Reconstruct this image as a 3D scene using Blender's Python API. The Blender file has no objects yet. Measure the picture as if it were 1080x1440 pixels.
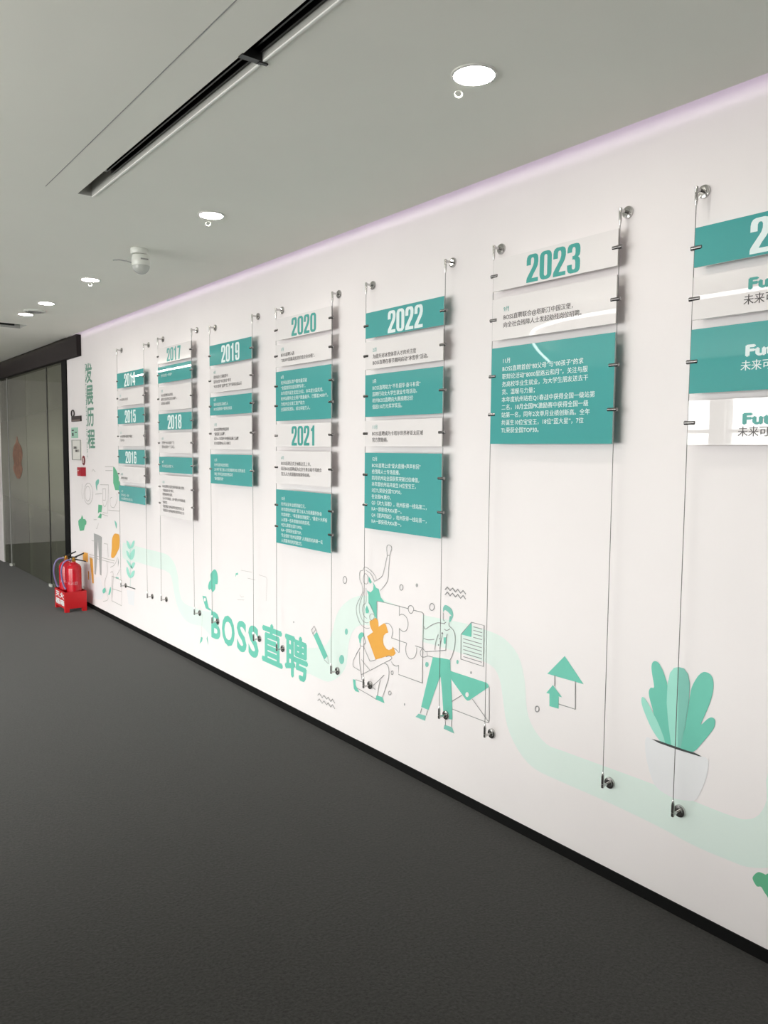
import bpy, bmesh, math, random
from mathutils import Vector, Matrix
from mathutils.geometry import tessellate_polygon

random.seed(7)
SC = bpy.context.scene
COL = SC.collection

# ------------------------------------------------------------------ camera, sky, light, exposure
F, YAW, PITCH, ROLL = 1103.13, 0.6545023, 0.0789013, 0.0084147
CAM = Vector((-2.40811, 0.0, 1.60472))
H = 2.70                                        # ceiling height
_f = Vector((math.sin(YAW) * math.cos(PITCH), math.cos(YAW) * math.cos(PITCH), -math.sin(PITCH)))
_r0 = Vector((math.cos(YAW), -math.sin(YAW), 0))
_u0 = _r0.cross(_f)
RGT = _r0 * math.cos(ROLL) + _u0 * math.sin(ROLL)
UPV = _u0 * math.cos(ROLL) - _r0 * math.sin(ROLL)
cd = bpy.data.cameras.new('camera')
cam = bpy.data.objects.new('camera', cd)
COL.objects.link(cam)
cd.sensor_fit = 'VERTICAL'
cd.sensor_height = 36.0
cd.lens = F / 1440.0 * 36.0
cd.clip_start = 0.02
m = Matrix.Identity(4)
for i in range(3):
    m[i][0], m[i][1], m[i][2], m[i][3] = RGT[i], UPV[i], -_f[i], CAM[i]
cam.matrix_world = m
SC.camera = cam

SC.view_settings.view_transform = 'Standard'
SC.view_settings.look = 'None'
SC.view_settings.gamma = 1.0
SC.view_settings.use_curve_mapping = False
SC.view_settings.exposure = 0.42

SKY, GROUND = 15.0, 6.5                          # overcast sky and the ground outside
w = bpy.data.worlds.new('overcast_sky')
SC.world = w
w.use_nodes = True
nt = w.node_tree
nt.nodes.clear()
out = nt.nodes.new('ShaderNodeOutputWorld')
bg = nt.nodes.new('ShaderNodeBackground')
tc = nt.nodes.new('ShaderNodeTexCoord')
sp = nt.nodes.new('ShaderNodeSeparateXYZ')
mr = nt.nodes.new('ShaderNodeMapRange')
mr.inputs['From Min'].default_value, mr.inputs['From Max'].default_value = -0.06, 0.10
mr.inputs['To Min'].default_value, mr.inputs['To Max'].default_value = GROUND, SKY
bg.inputs['Color'].default_value = (1.0, 0.985, 0.965, 1)
nt.links.new(tc.outputs['Generated'], sp.inputs[0])
nt.links.new(sp.outputs['Z'], mr.inputs['Value'])
nt.links.new(mr.outputs[0], bg.inputs['Strength'])
nt.links.new(bg.outputs[0], out.inputs[0])

ROOM_X0, ROOM_Y0, ROOM_Y1 = -6.5, -4.2, 14.0    # window side, wall behind the camera, far end
WIN_Y0, WIN_Y1, WIN_Z0, WIN_Z1 = 0.7, 5.6, 0.25, 2.35
BLIND_Z = 1.45                                  # lower edge of the blind on the added far window
for wy0, wy1, wz1 in ((WIN_Y0, WIN_Y1, WIN_Z1), (6.2, 9.6, BLIND_Z)):
    pl = bpy.data.lights.new('window_daylight_portal', 'AREA')
    pl.shape = 'RECTANGLE'
    pl.size, pl.size_y = wy1 - wy0, wz1 - WIN_Z0
    pl.cycles.is_portal = True
    po = bpy.data.objects.new('window_daylight_portal', pl)
    COL.objects.link(po)
    po.location = (ROOM_X0 - 0.12, (wy0 + wy1) / 2, (WIN_Z0 + wz1) / 2)
    po.rotation_euler = (math.radians(90), 0, math.radians(-90))


# ------------------------------------------------------------------ measuring helpers
def ray(px, py):
    return _f + RGT * ((px - 540) / F) - UPV * ((py - 720) / F)


def on_wall(px, py, x=0.0):
    v = ray(px, py)
    return CAM + v * ((x - CAM.x) / v.x)


def on_level(px, py, z=H):
    v = ray(px, py)
    return CAM + v * ((z - CAM.z) / v.z)


def to_px(p):
    q = Vector(p) - CAM
    z = q.dot(_f)
    return 540 + F * q.dot(RGT) / z, 720 - F * q.dot(UPV) / z


# ------------------------------------------------------------------ materials
def srgb(r, g, b):
    def c(v):
        v /= 255.0
        return v / 12.92 if v <= 0.04045 else ((v + 0.055) / 1.055) ** 2.4
    return (c(r), c(g), c(b), 1)


def mat(name, col, rough=0.5, metal=0.0, spec=0.5, noise=0.0, scale=40.0, bump=0.0, emit=None, estr=0.0):
    mm = bpy.data.materials.new(name)
    mm.use_nodes = True
    n, l = mm.node_tree.nodes, mm.node_tree.links
    b = n['Principled BSDF']
    b.inputs['Base Color'].default_value = col
    b.inputs['Roughness'].default_value = rough
    b.inputs['Metallic'].default_value = metal
    b.inputs['Specular IOR Level'].default_value = spec
    if emit:
        b.inputs['Emission Color'].default_value = emit
        b.inputs['Emission Strength'].default_value = estr
    if noise or bump:
        g = n.new('ShaderNodeNewGeometry')
        t = n.new('ShaderNodeTexNoise')
        t.inputs['Scale'].default_value = scale
        t.inputs['Detail'].default_value = 4
        l.new(g.outputs['Position'], t.inputs['Vector'])
        if noise:
            r = n.new('ShaderNodeValToRGB')
            r.color_ramp.elements[0].position, r.color_ramp.elements[1].position = 0.3, 0.7
            r.color_ramp.elements[0].color = tuple(c * (1 - noise) for c in col[:3]) + (1,)
            r.color_ramp.elements[1].color = tuple(min(1, c * (1 + noise)) for c in col[:3]) + (1,)
            l.new(t.outputs['Fac'], r.inputs['Fac'])
            l.new(r.outputs['Color'], b.inputs['Base Color'])
        if bump:
            bn = n.new('ShaderNodeBump')
            bn.inputs['Strength'].default_value = bump
            bn.inputs['Distance'].default_value = 0.004
            l.new(t.outputs['Fac'], bn.inputs['Height'])
            l.new(bn.outputs['Normal'], b.inputs['Normal'])
    return mm


M = {}
M['wall'] = mat('white_wall_paint', (0.85, 0.806, 0.81, 1), 0.45, noise=0.012, scale=3, spec=0.3)
M['ceiling'] = mat('ceiling_paint', (0.87, 0.87, 0.80, 1), 0.8, noise=0.012, scale=2, spec=0.2)
M['carpet'] = mat('dark_carpet', (0.037, 0.036, 0.0335, 1), 0.95, noise=0.65, scale=95, bump=0.9, spec=0.1)
for q in M['carpet'].node_tree.nodes:
    if q.type == 'TEX_NOISE':
        q.inputs['Detail'].default_value, q.inputs['Roughness'].default_value = 9, 0.75
M['carpet'].node_tree.nodes['Principled BSDF'].inputs['Sheen Weight'].default_value = 0.16
M['carpet'].node_tree.nodes['Principled BSDF'].inputs['Sheen Roughness'].default_value = 0.5
M['black'] = mat('black_trim', (0.005, 0.005, 0.005, 1), 0.7, spec=0.12, noise=0.1)
M['brown_black'] = mat('dark_bronze_metal', srgb(46, 41, 41), 0.75, spec=0.15, noise=0.06, scale=8)
M['steel'] = mat('polished_steel', (0.55, 0.54, 0.53, 1), 0.16, metal=1.0, noise=0.05, scale=60)
M['clip_steel'] = mat('clip_steel', (0.30, 0.29, 0.29, 1), 0.18, metal=1.0, noise=0.05, scale=60)
M['wire'] = mat('steel_wire', (0.15, 0.145, 0.14, 1), 0.45, metal=0.4, noise=0.08, scale=300)
M['teal'] = mat('teal_acrylic', srgb(80, 164, 162), 0.006, noise=0.01, scale=4)
M['white_acrylic'] = mat('white_acrylic', (0.82, 0.785, 0.785, 1), 0.006, noise=0.008, scale=4)
M['mint_edge'] = mat('acrylic_edge_mint', srgb(216, 240, 236), 0.12, noise=0.02, scale=20)
M['white_edge'] = mat('acrylic_edge_white', srgb(214, 210, 208), 0.15, noise=0.02, scale=20)
M['ink_white'] = mat('white_print', srgb(226, 240, 240), 0.4, noise=0.01, scale=30)
M['ink_dark'] = mat('charcoal_print', srgb(72, 66, 66), 0.4, noise=0.03, scale=60)
M['ink_teal'] = mat('teal_print', srgb(66, 160, 152), 0.4, noise=0.015, scale=30)
M['art_green'] = mat('mural_green', srgb(108, 196, 176), 0.5, noise=0.015, scale=12)
M['art_green_light'] = mat('mural_light_green', srgb(158, 222, 206), 0.5, noise=0.015, scale=12)
M['art_green_dim'] = mat('mural_dim_green', srgb(126, 194, 180), 0.5, noise=0.015, scale=12)
M['art_mint'] = mat('mural_mint', srgb(221, 235, 229), 0.5, noise=0.008, scale=6)
M['art_leaf'] = mat('mural_leaf_green', srgb(98, 180, 140), 0.5, noise=0.015, scale=12)
M['art_title'] = mat('mural_title_green', srgb(98, 150, 130), 0.5, noise=0.02, scale=12)
M['art_orange'] = mat('mural_orange', srgb(232, 168, 70), 0.5, noise=0.015, scale=12)
M['art_grey'] = mat('mural_grey', srgb(168, 168, 168), 0.5, noise=0.015, scale=12)
M['art_pale'] = mat('mural_pale_grey', srgb(230, 230, 233), 0.5, noise=0.008, scale=12)
M['art_line'] = mat('mural_line', srgb(140, 140, 140), 0.5, noise=0.03, scale=40)
M['art_line_pale'] = mat('mural_pale_line', srgb(178, 176, 172), 0.5, noise=0.03, scale=40)
M['art_soil'] = mat('mural_soil', srgb(60, 66, 66), 0.5, noise=0.05, scale=40)
M['lamp'] = mat('lamp_diffuser', (1, 1, 1, 1), 0.5, emit=(1.0, 0.95, 0.86, 1), estr=70.0)
M['led'] = mat('led_strip', (1, 1, 1, 1), 0.5, emit=(0.90, 0.76, 1.0, 1), estr=2.5)
M['lamp_rim'] = mat('lamp_rim', (0.75, 0.74, 0.7, 1), 0.35, noise=0.02)
M['pendant'] = mat('pendant_diffuser', (1, 1, 1, 1), 0.5, emit=(1, 0.98, 0.95, 1), estr=9.0)
M['pendant_far'] = mat('far_pendant_diffuser', (1, 1, 1, 1), 0.5, emit=(1, 0.98, 0.95, 1), estr=52.0)
M['plastic'] = mat('white_plastic', (0.72, 0.73, 0.68, 1), 0.3, noise=0.02)
M['grey_plastic'] = mat('grey_plastic', (0.30, 0.30, 0.29, 1), 0.4, noise=0.03)
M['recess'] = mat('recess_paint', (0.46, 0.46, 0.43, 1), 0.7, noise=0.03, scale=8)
M['lip'] = mat('lip_paint', (0.92, 0.92, 0.88, 1), 0.35, noise=0.01)
M['soft_black'] = mat('black_metal', (0.012, 0.012, 0.012, 1), 0.3, noise=0.15, scale=30)
M['red'] = mat('red_enamel', srgb(186, 16, 34), 0.22, noise=0.03, scale=20)
M['red_box'] = mat('red_sheet_metal', srgb(196, 24, 32), 0.35, noise=0.03, scale=20)
M['red_dark'] = mat('red_plastic', srgb(166, 20, 42), 0.4, noise=0.03, scale=20)
M['hose'] = mat('lavender_hose', srgb(120, 112, 160), 0.4, noise=0.05, scale=40)
M['brass'] = mat('brass', srgb(190, 140, 60), 0.3, metal=0.8, noise=0.06, scale=40)
M['sign_green'] = mat('sign_green', srgb(160, 205, 184), 0.4, noise=0.02, scale=30)
M['sign_dark'] = mat('sign_black', srgb(48, 38, 36), 0.4, noise=0.05, scale=30)
M['sign_white'] = mat('sign_white', srgb(228, 226, 220), 0.3, noise=0.01, scale=30)
M['exit'] = mat('exit_light', srgb(30, 150, 60), 0.4, emit=srgb(40, 190, 80), estr=0.5)
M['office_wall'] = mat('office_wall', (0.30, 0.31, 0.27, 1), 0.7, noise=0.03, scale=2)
M['window_frame'] = mat('window_frame', (0.35, 0.35, 0.36, 1), 0.4, noise=0.03)
M['cabinet'] = mat('cabinet_laminate', (0.25, 0.25, 0.25, 1), 0.5, noise=0.04, scale=6)
M['greenery'] = mat('plant_leaf', (0.04, 0.11, 0.03, 1), 0.5, noise=0.25, scale=20)

# clear pane: lets daylight through
mm = bpy.data.materials.new('window_glass')
mm.use_nodes = True
n, l = mm.node_tree.nodes, mm.node_tree.links
n.clear()
o_ = n.new('ShaderNodeOutputMaterial'); mx = n.new('ShaderNodeMixShader')
tr = n.new('ShaderNodeBsdfTransparent'); gl = n.new('ShaderNodeBsdfGlossy')
tr.inputs[0].default_value = (0.93, 0.95, 0.94, 1); gl.inputs['Roughness'].default_value = 0.02
mx.inputs[0].default_value = 0.06
l.new(tr.outputs[0], mx.inputs[1]); l.new(gl.outputs[0], mx.inputs[2]); l.new(mx.outputs[0], o_.inputs[0])
M['glass'] = mm

# partition glass: greenish, with a frosted film that thins out towards top and bottom
mm = bpy.data.materials.new('frosted_partition_glass')
mm.use_nodes = True
n, l = mm.node_tree.nodes, mm.node_tree.links
n.clear()
o_ = n.new('ShaderNodeOutputMaterial')
geo = n.new('ShaderNodeNewGeometry'); sx = n.new('ShaderNodeSeparateXYZ')
l.new(geo.outputs['Position'], sx.inputs[0])
rp = n.new('ShaderNodeValToRGB')
mz = n.new('ShaderNodeMapRange'); mz.inputs['From Max'].default_value = 2.6
l.new(sx.outputs['Z'], mz.inputs['Value']); l.new(mz.outputs[0], rp.inputs['Fac'])
e = rp.color_ramp.elements
e[0].position, e[0].color = 0.06, (0.22, 0.22, 0.22, 1)
e[1].position, e[1].color = 1.0, (0.30, 0.30, 0.30, 1)
for pos, v in ((0.24, 0.28), (0.40, 0.66), (0.62, 0.82), (0.78, 0.5)):
    q = e.new(pos); q.color = (v, v, v, 1)
tr = n.new('ShaderNodeBsdfTransparent'); tr.inputs[0].default_value = (0.66, 0.70, 0.61, 1)
df = n.new('ShaderNodeBsdfDiffuse'); df.inputs[0].default_value = (0.44, 0.45, 0.34, 1)
tl = n.new('ShaderNodeBsdfTranslucent'); tl.inputs[0].default_value = (0.36, 0.38, 0.29, 1)
ad = n.new('ShaderNodeMixShader'); ad.inputs[0].default_value = 0.35
l.new(df.outputs[0], ad.inputs[1]); l.new(tl.outputs[0], ad.inputs[2])
m1 = n.new('ShaderNodeMixShader')
l.new(rp.outputs['Color'], m1.inputs[0]); l.new(tr.outputs[0], m1.inputs[1]); l.new(ad.outputs[0], m1.inputs[2])
gl = n.new('ShaderNodeBsdfGlossy'); gl.inputs['Roughness'].default_value = 0.03
fr = n.new('ShaderNodeFresnel'); fr.inputs['IOR'].default_value = 1.42
m2 = n.new('ShaderNodeMixShader')
l.new(fr.outputs[0], m2.inputs[0]); l.new(m1.outputs[0], m2.inputs[1]); l.new(gl.outputs[0], m2.inputs[2])
l.new(m2.outputs[0], o_.inputs[0])
M['partition'] = mm


# ------------------------------------------------------------------ mesh helpers
class MB:
    """collects vertices and faces of ONE object"""
    def __init__(self):
        self.v, self.f, self.mi = [], [], []

    def add(self, vs, fs, mi=0):
        k = len(self.v)
        self.v += [tuple(p) for p in vs]
        self.f += [tuple(i + k for i in q) for q in fs]
        self.mi += [mi] * len(fs)

    def box(self, x0, x1, y0, y1, z0, z1, mi=0, side=None):
        vs = [(x, y, z) for x in (x0, x1) for y in (y0, y1) for z in (z0, z1)]
        fs = [(0, 1, 3, 2), (4, 6, 7, 5), (0, 4, 5, 1), (2, 3, 7, 6), (0, 2, 6, 4), (1, 5, 7, 3)]
        self.add(vs, fs[:2], mi)
        self.v = self.v[:-8]
        k = len(self.v)
        self.v += vs
        self.f = self.f[:-2] + [tuple(i + k for i in q) for q in fs]
        self.mi = self.mi[:-2] + [mi] * 2 + [mi if side is None else side] * 4

    def tube(self, pts, rad, seg=10, cap=True, mi=0):
        pts = [Vector(p) for p in pts]
        rads = rad if isinstance(rad, (list, tuple)) else [rad] * len(pts)
        k = len(self.v)
        ref = None
        for i, p in enumerate(pts):
            a = pts[min(i + 1, len(pts) - 1)] - pts[max(i - 1, 0)]
            if a.length < 1e-9:
                a = Vector((0, 0, 1))
            a.normalize()
            if ref is None:
                ref = Vector((0, 0, 1)) if abs(a.z) < 0.9 else Vector((1, 0, 0))
            b = a.cross(ref).normalized()
            c = b.cross(a).normalized()
            ref = c
            for j in range(seg):
                t = 2 * math.pi * j / seg
                self.v.append(tuple(p + (b * math.cos(t) + c * math.sin(t)) * rads[i]))
        for i in range(len(pts) - 1):
            for j in range(seg):
                q = (j + 1) % seg
                self.f.append((k + i * seg + j, k + i * seg + q, k + (i + 1) * seg + q, k + (i + 1) * seg + j))
                self.mi.append(mi)
        if cap:
            self.f.append(tuple(k + j for j in range(seg - 1, -1, -1)))
            self.f.append(tuple(k + (len(pts) - 1) * seg + j for j in range(seg)))
            self.mi += [mi, mi]

    def lathe(self, prof, centre, axis='z', seg=24, mi=0):
        """prof: (radius, height) along the axis"""
        cx, cy, cz = centre
        k = len(self.v)
        for rr, hh in prof:
            for j in range(seg):
                t = 2 * math.pi * j / seg
                a, b = rr * math.cos(t), rr * math.sin(t)
                self.v.append((cx + a, cy + b, cz + hh) if axis == 'z' else
                              (cx + hh, cy + a, cz + b) if axis == 'x' else (cx + a, cy + hh, cz + b))
        for i in range(len(prof) - 1):
            for j in range(seg):
                q = (j + 1) % seg
                self.f.append((k + i * seg + j, k + i * seg + q, k + (i + 1) * seg + q, k + (i + 1) * seg + j))
                self.mi.append(mi)
        self.f.append(tuple(k + j for j in range(seg - 1, -1, -1)))
        self.f.append(tuple(k + (len(prof) - 1) * seg + j for j in range(seg)))
        self.mi += [mi, mi]

    def poly(self, pts3, mi=0):
        tris = tessellate_polygon([[Vector(p) for p in pts3]])
        self.add(pts3, [tuple(t) for t in tris], mi)

    def build(self, name, mats, parent=None, smooth=False, fix=True):
        me = bpy.data.meshes.new(name)
        me.from_pydata(self.v, [], self.f)
        mats = mats if isinstance(mats, (list, tuple)) else [mats]
        for q in mats:
            me.materials.append(q)
        me.polygons.foreach_set('material_index', self.mi)
        if fix:
            b = bmesh.new(); b.from_mesh(me)
            bmesh.ops.recalc_face_normals(b, faces=b.faces)
            b.to_mesh(me); b.free()
        if smooth:
            me.polygons.foreach_set('use_smooth', [True] * len(me.polygons))
            try:
                me.set_sharp_from_angle(angle=math.radians(40))
            except Exception:
                pass
        me.update()
        o = bpy.data.objects.new(name, me)
        COL.objects.link(o)
        if parent is not None:
            o.parent = parent
            o.matrix_parent_inverse = Matrix.Translation(-Vector(parent['base'])) if 'base' in parent else Matrix.Identity(4)
        return o


def thing(name, label, cat, loc, group=None):
    """Empty at the thing's base; parts are written in world coordinates"""
    o = bpy.data.objects.new(name, None)
    COL.objects.link(o)
    o.location = loc
    o.empty_display_size = 0.05
    o['label'], o['category'] = label, cat
    if group:
        o['group'] = group
    o['base'] = tuple(loc)
    return o


def tag(o, label, cat, group=None):
    o['label'], o['category'] = label, cat
    if group:
        o['group'] = group
    return o


def struct(o):
    o['kind'] = 'structure'
    return o


def smooth(pts, closed=False, n=5):
    """Catmull-Rom through the points"""
    if len(pts) < 3:
        return pts
    res = []
    N = len(pts)
    rng = range(N) if closed else range(N - 1)
    for i in rng:
        g = (lambda k: pts[k % N]) if closed else (lambda k: pts[max(0, min(N - 1, k))])
        p0, p1, p2, p3 = g(i - 1), g(i), g(i + 1), g(i + 2)
        for s in range(n):
            t = s / n
            res.append(tuple(0.5 * ((2 * p1[c]) + (-p0[c] + p2[c]) * t + (2 * p0[c] - 5 * p1[c] + 4 * p2[c] - p3[c]) * t * t
                                    + (-p0[c] + 3 * p1[c] - 3 * p2[c] + p3[c]) * t ** 3) for c in (0, 1)))
    if not closed:
        res.append(pts[-1])
    return res


# lettering ---------------------------------------------------------------
_cache = {}


def glyphs(body, bold=0.0, res=2):
    key = (body, bold, res)
    if key not in _cache:
        c = bpy.data.curves.new('lettering', 'FONT')
        c.body, c.size, c.resolution_u = body, 1.0, res
        cjk = any(ord(q) > 0x2000 for q in body)
        c.offset = 0.0 if cjk or bold > 0.036 else bold
        o = bpy.data.objects.new('lettering', c)
        COL.objects.link(o)
        dg = bpy.context.evaluated_depsgraph_get()
        me = bpy.data.meshes.new_from_object(o.evaluated_get(dg))
        vs, fs = [(v.co.x, v.co.y, 0.0) for v in me.vertices], [tuple(p.vertices) for p in me.polygons]
        if bold and (cjk or bold > 0.036):                          # heavier weight: the strokes overprinted with small shifts
            sh = [(-bold, 0), (bold, 0)] if bold < 0.02 else [(bold, 0), (-bold, 0), (0, bold), (0, -bold), (0, 0)]
            nv = len(vs)
            fs = [tuple(i + k * nv for i in q) for k in range(len(sh)) for q in fs]
            vs = [(a + dx, b + dy, k * 0.00015) for k, (dx, dy) in enumerate(sh) for a, b, _ in vs]
        _cache[key] = (vs, fs)
        bpy.data.objects.remove(o); bpy.data.curves.remove(c); bpy.data.meshes.remove(me)
    return _cache[key]


def text_on_wall(mb, body, size, y_left, z_base, x, bold=0.0, mi=0, xs=1.0):
    vs, fs = glyphs(body, bold)
    mb.add([(x - c, y_left - a * size * xs, z_base + b * size) for a, b, c in vs], fs, mi)


def text_fit(mb, body, y0, y1, z0, z1, x, bold=0.0, mi=0, res=3):
    vs, fs = glyphs(body, bold, res)
    ax, bx = min(v[0] for v in vs), max(v[0] for v in vs)
    ay, by = min(v[1] for v in vs), max(v[1] for v in vs)
    mb.add([(x - c, y0 + (y1 - y0) * (a - ax) / (bx - ax), z0 + (z1 - z0) * (b - ay) / (by - ay)) for a, b, c in vs], fs, mi)


def rrect(x0, y0, x1, y1, rx, ry, n=4):
    res = []
    for cx, cy, a0 in ((x1 - rx, y1 - ry, 0), (x0 + rx, y1 - ry, 90), (x0 + rx, y0 + ry, 180), (x1 - rx, y0 + ry, 270)):
        for i in range(n + 1):
            t = math.radians(a0 + 90 * i / n)
            res.append((cx + rx * math.cos(t), cy + ry * math.sin(t)))
    return res


_TOP = [(1, .80), (.97, .90), (.88, .97), (.72, 1), (.28, 1), (.12, .97), (.03, .90), (0, .80)]
_BOT = [(0, .20), (.03, .10), (.12, .03), (.28, 0), (.72, 0), (.88, .03), (.97, .10), (1, .20)]
_SIX = ([(.63, .70), (1, .70)] + _TOP + _BOT + [(1, .44), (.96, .54), (.86, .60), (.66, .61), (.48, .58), (.37, .52), (.37, .82), (.42, .88), (.5, .89), (.58, .88), (.63, .82)],
        rrect(.37, .12, .63, .47, .11, .06))
# heavy condensed digits (outline, holes) in a unit box
DIGITS = {
    '0': [rrect(0, 0, 1, 1, .34, .20), rrect(.37, .12, .63, .88, .12, .07)],
    '1': [[(.74, 0), (.74, 1), (.46, 1), (.40, .92), (.30, .87), (.14, .84), (.14, .71), (.36, .73), (.36, 0)]],
    '2': [[(0, 0), (1, 0), (1, .14), (.46, .14), (.60, .28), (.82, .44), (.94, .55), (1, .68)] + _TOP + [(0, .62), (.37, .62), (.37, .81), (.42, .87), (.5, .88), (.58, .87), (.63, .81), (.63, .70), (.56, .58), (.36, .42), (.16, .27), (.04, .17), (0, .10)]],
    '3': [[(0, .30), (.37, .30), (.37, .18), (.42, .13), (.5, .12), (.58, .13), (.63, .18), (.63, .36), (.60, .43), (.52, .46), (.40, .46), (.40, .58), (.52, .58), (.60, .61), (.63, .67), (.63, .81), (.58, .87), (.5, .88), (.42, .87), (.37, .81), (.37, .71), (0, .71)] + _TOP[::-1] + [(1, .67), (.96, .58), (.84, .53), (.96, .47), (1, .39)] + _BOT[::-1]],
    '4': [[(.50, 0), (.88, 0), (.88, .20), (1, .20), (1, .34), (.88, .34), (.88, 1), (.42, 1), (0, .36), (0, .20), (.50, .20)], [(.50, .34), (.50, .76), (.24, .34)]],
    '5': [[(.05, 1), (.95, 1), (.95, .86), (.39, .86), (.37, .64), (.48, .68), (.66, .69), (.86, .66), (.97, .57), (1, .46)] + _BOT[::-1] + [(0, .32), (.37, .32), (.37, .18), (.42, .13), (.5, .12), (.58, .13), (.63, .18), (.63, .47), (.58, .55), (.5, .56), (.42, .54), (.37, .48), (.02, .48)]],
    '6': list(_SIX),
    '7': [[(0, 1), (1, 1), (1, .86), (.80, .50), (.66, 0), (.26, 0), (.40, .44), (.60, .84), (0, .84)]],
    '8': [_TOP[::-1] + [(1, .67), (.96, .58), (.86, .525), (.96, .47), (1, .39)] + _BOT[::-1] + [(0, .39), (.04, .47), (.14, .525), (.04, .58), (0, .67)], rrect(.37, .12, .63, .45, .11, .06), rrect(.37, .59, .63, .88, .11, .06)],
    '9': [[(1 - a, 1 - b) for a, b in q] for q in _SIX],
}


def year_on_panel(mb, body, y0, y1, z0, z1, x):
    pitch = 1.12
    tot = pitch * (len(body) - 1) + 1
    for i, ch in enumerate(body):
        loops = [[Vector((i * pitch + a, b, 0)) for a, b in q] for q in DIGITS[ch]]
        flat = [v for q in loops for v in q]
        mb.add([(x, y0 + (y1 - y0) * v.x / tot, z0 + (z1 - z0) * v.y) for v in flat], [tuple(t) for t in tessellate_polygon(loops)])


# ------------------------------------------------------------------ room shell
WALL_END = on_wall(97, 640).y
G = 0.10                                         # gap between ceiling edge and wall (light cove)
mb = MB(); mb.box(0.0, 0.15, ROOM_Y0, WALL_END, 0.0, 3.0)
wall_right = struct(mb.build('wall_right', M['wall']))

mb = MB()
mb.add([(ROOM_X0 - 0.2, ROOM_Y0 - 0.2, 0), (4.2, ROOM_Y0 - 0.2, 0), (4.2, ROOM_Y1 + 0.2, 0), (ROOM_X0 - 0.2, ROOM_Y1 + 0.2, 0),
        (ROOM_X0 - 0.2, ROOM_Y0 - 0.2, -0.1), (4.2, ROOM_Y0 - 0.2, -0.1), (4.2, ROOM_Y1 + 0.2, -0.1), (ROOM_X0 - 0.2, ROOM_Y1 + 0.2, -0.1)],
       [(0, 1, 2, 3), (7, 6, 5, 4), (0, 4, 5, 1), (1, 5, 6, 2), (2, 6, 7, 3), (3, 7, 4, 0)])
floor = struct(mb.build('floor', M['carpet']))

# ceiling with two real recesses for the slot diffusers
holes = [(-1.343, -1.283, -1.2, 3.585), (-3.2, -0.60, 7.66, 7.93)]
DOOR_Y = WALL_END                                # from here on the ceiling runs up to the glazed partition
xs = sorted({ROOM_X0, -G} | {v for h_ in holes for v in h_[:2]})
ys = sorted({ROOM_Y0, ROOM_Y1, DOOR_Y} | {v for h_ in holes for v in h_[2:]})
mb = MB()
T = 0.03
for i in range(len(xs) - 1):
    for j in range(len(ys) - 1):
        cx, cy = (xs[i] + xs[i + 1]) / 2, (ys[j] + ys[j + 1]) / 2
        if any(a < cx < b and c < cy < d for a, b, c, d in holes):
            continue
        q = [(xs[i], ys[j]), (xs[i + 1], ys[j]), (xs[i + 1], ys[j + 1]), (xs[i], ys[j + 1])]
        mb.add([(a, b, H) for a, b in q], [(0, 3, 2, 1)])
mb.add([(-G, ROOM_Y0, H), (-G, ROOM_Y1, H), (-G, ROOM_Y1, H + T), (-G, ROOM_Y0, H + T),
        (-0.5, ROOM_Y1, H + T), (-0.5, ROOM_Y0, H + T)], [(0, 1, 2, 3), (3, 2, 4, 5)])
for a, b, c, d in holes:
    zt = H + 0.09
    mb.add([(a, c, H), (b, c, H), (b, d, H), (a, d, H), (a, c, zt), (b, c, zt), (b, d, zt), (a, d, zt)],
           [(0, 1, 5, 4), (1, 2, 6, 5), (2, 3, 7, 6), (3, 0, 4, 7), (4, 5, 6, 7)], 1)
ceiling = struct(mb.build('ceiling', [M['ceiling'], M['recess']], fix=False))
mb = MB(); mb.box(ROOM_X0 - 0.2, 0.15, ROOM_Y0 - 0.2, ROOM_Y1 + 0.2, 2.98, 3.08)
struct(mb.build('ceiling_slab', M['ceiling']))
# thin plasterboard joint
a, b = on_level(64, 262), on_level(330, 0)
mb = MB(); mb.box(a.x - 0.0016, a.x + 0.0016, -1.0, a.y, H - 0.0006, H + 0.002)
mb.build('ceiling_joint', M['grey_plastic'], ceiling)

# black baseboard under the picture wall
mb = MB(); mb.box(-0.006, 0.0, ROOM_Y0, WALL_END, 0.0, 0.042)
struct(mb.build('baseboard_right', M['black']))

# cove lighting: LED strip lying on the ceiling edge
mb = MB(); mb.box(-0.160, -0.150, ROOM_Y0 + 0.05, 8.3, H + 0.045, H + 0.060); mb.box(-0.165, -0.145, ROOM_Y0 + 0.05, 8.3, H + T, H + 0.045)
tag(mb.build('cove_light_strip', M['led']), 'lilac light strip hidden above the ceiling edge along the picture wall', 'light')

# far end, back wall, window wall, office behind the glass
mb = MB(); mb.box(ROOM_X0 - 0.2, 4.2, ROOM_Y1, ROOM_Y1 + 0.15, 0, 3.0); struct(mb.build('wall_far', M['wall']))
mb = MB(); mb.box(ROOM_X0 - 0.2, 0.15, ROOM_Y0 - 0.15, ROOM_Y0, 0, 3.0); struct(mb.build('wall_back', M['wall']))
mb = MB()
mb.box(ROOM_X0 - 0.2, ROOM_X0, ROOM_Y0 - 0.15, ROOM_Y1, 0, WIN_Z0)
mb.box(ROOM_X0 - 0.2, ROOM_X0, ROOM_Y0 - 0.15, ROOM_Y1, WIN_Z1, 3.0)
mb.box(ROOM_X0 - 0.2, ROOM_X0, ROOM_Y0 - 0.15, WIN_Y0, WIN_Z0, WIN_Z1)
mb.box(ROOM_X0 - 0.2, ROOM_X0, WIN_Y1, 6.2, WIN_Z0, WIN_Z1)
mb.box(ROOM_X0 - 0.2, ROOM_X0, 9.6, ROOM_Y1, WIN_Z0, WIN_Z1)
mb.box(ROOM_X0 - 0.2, ROOM_X0, 4.93, 5.12, WIN_Z0, WIN_Z1)
wall_left = struct(mb.build('wall_left', M['wall']))
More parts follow.
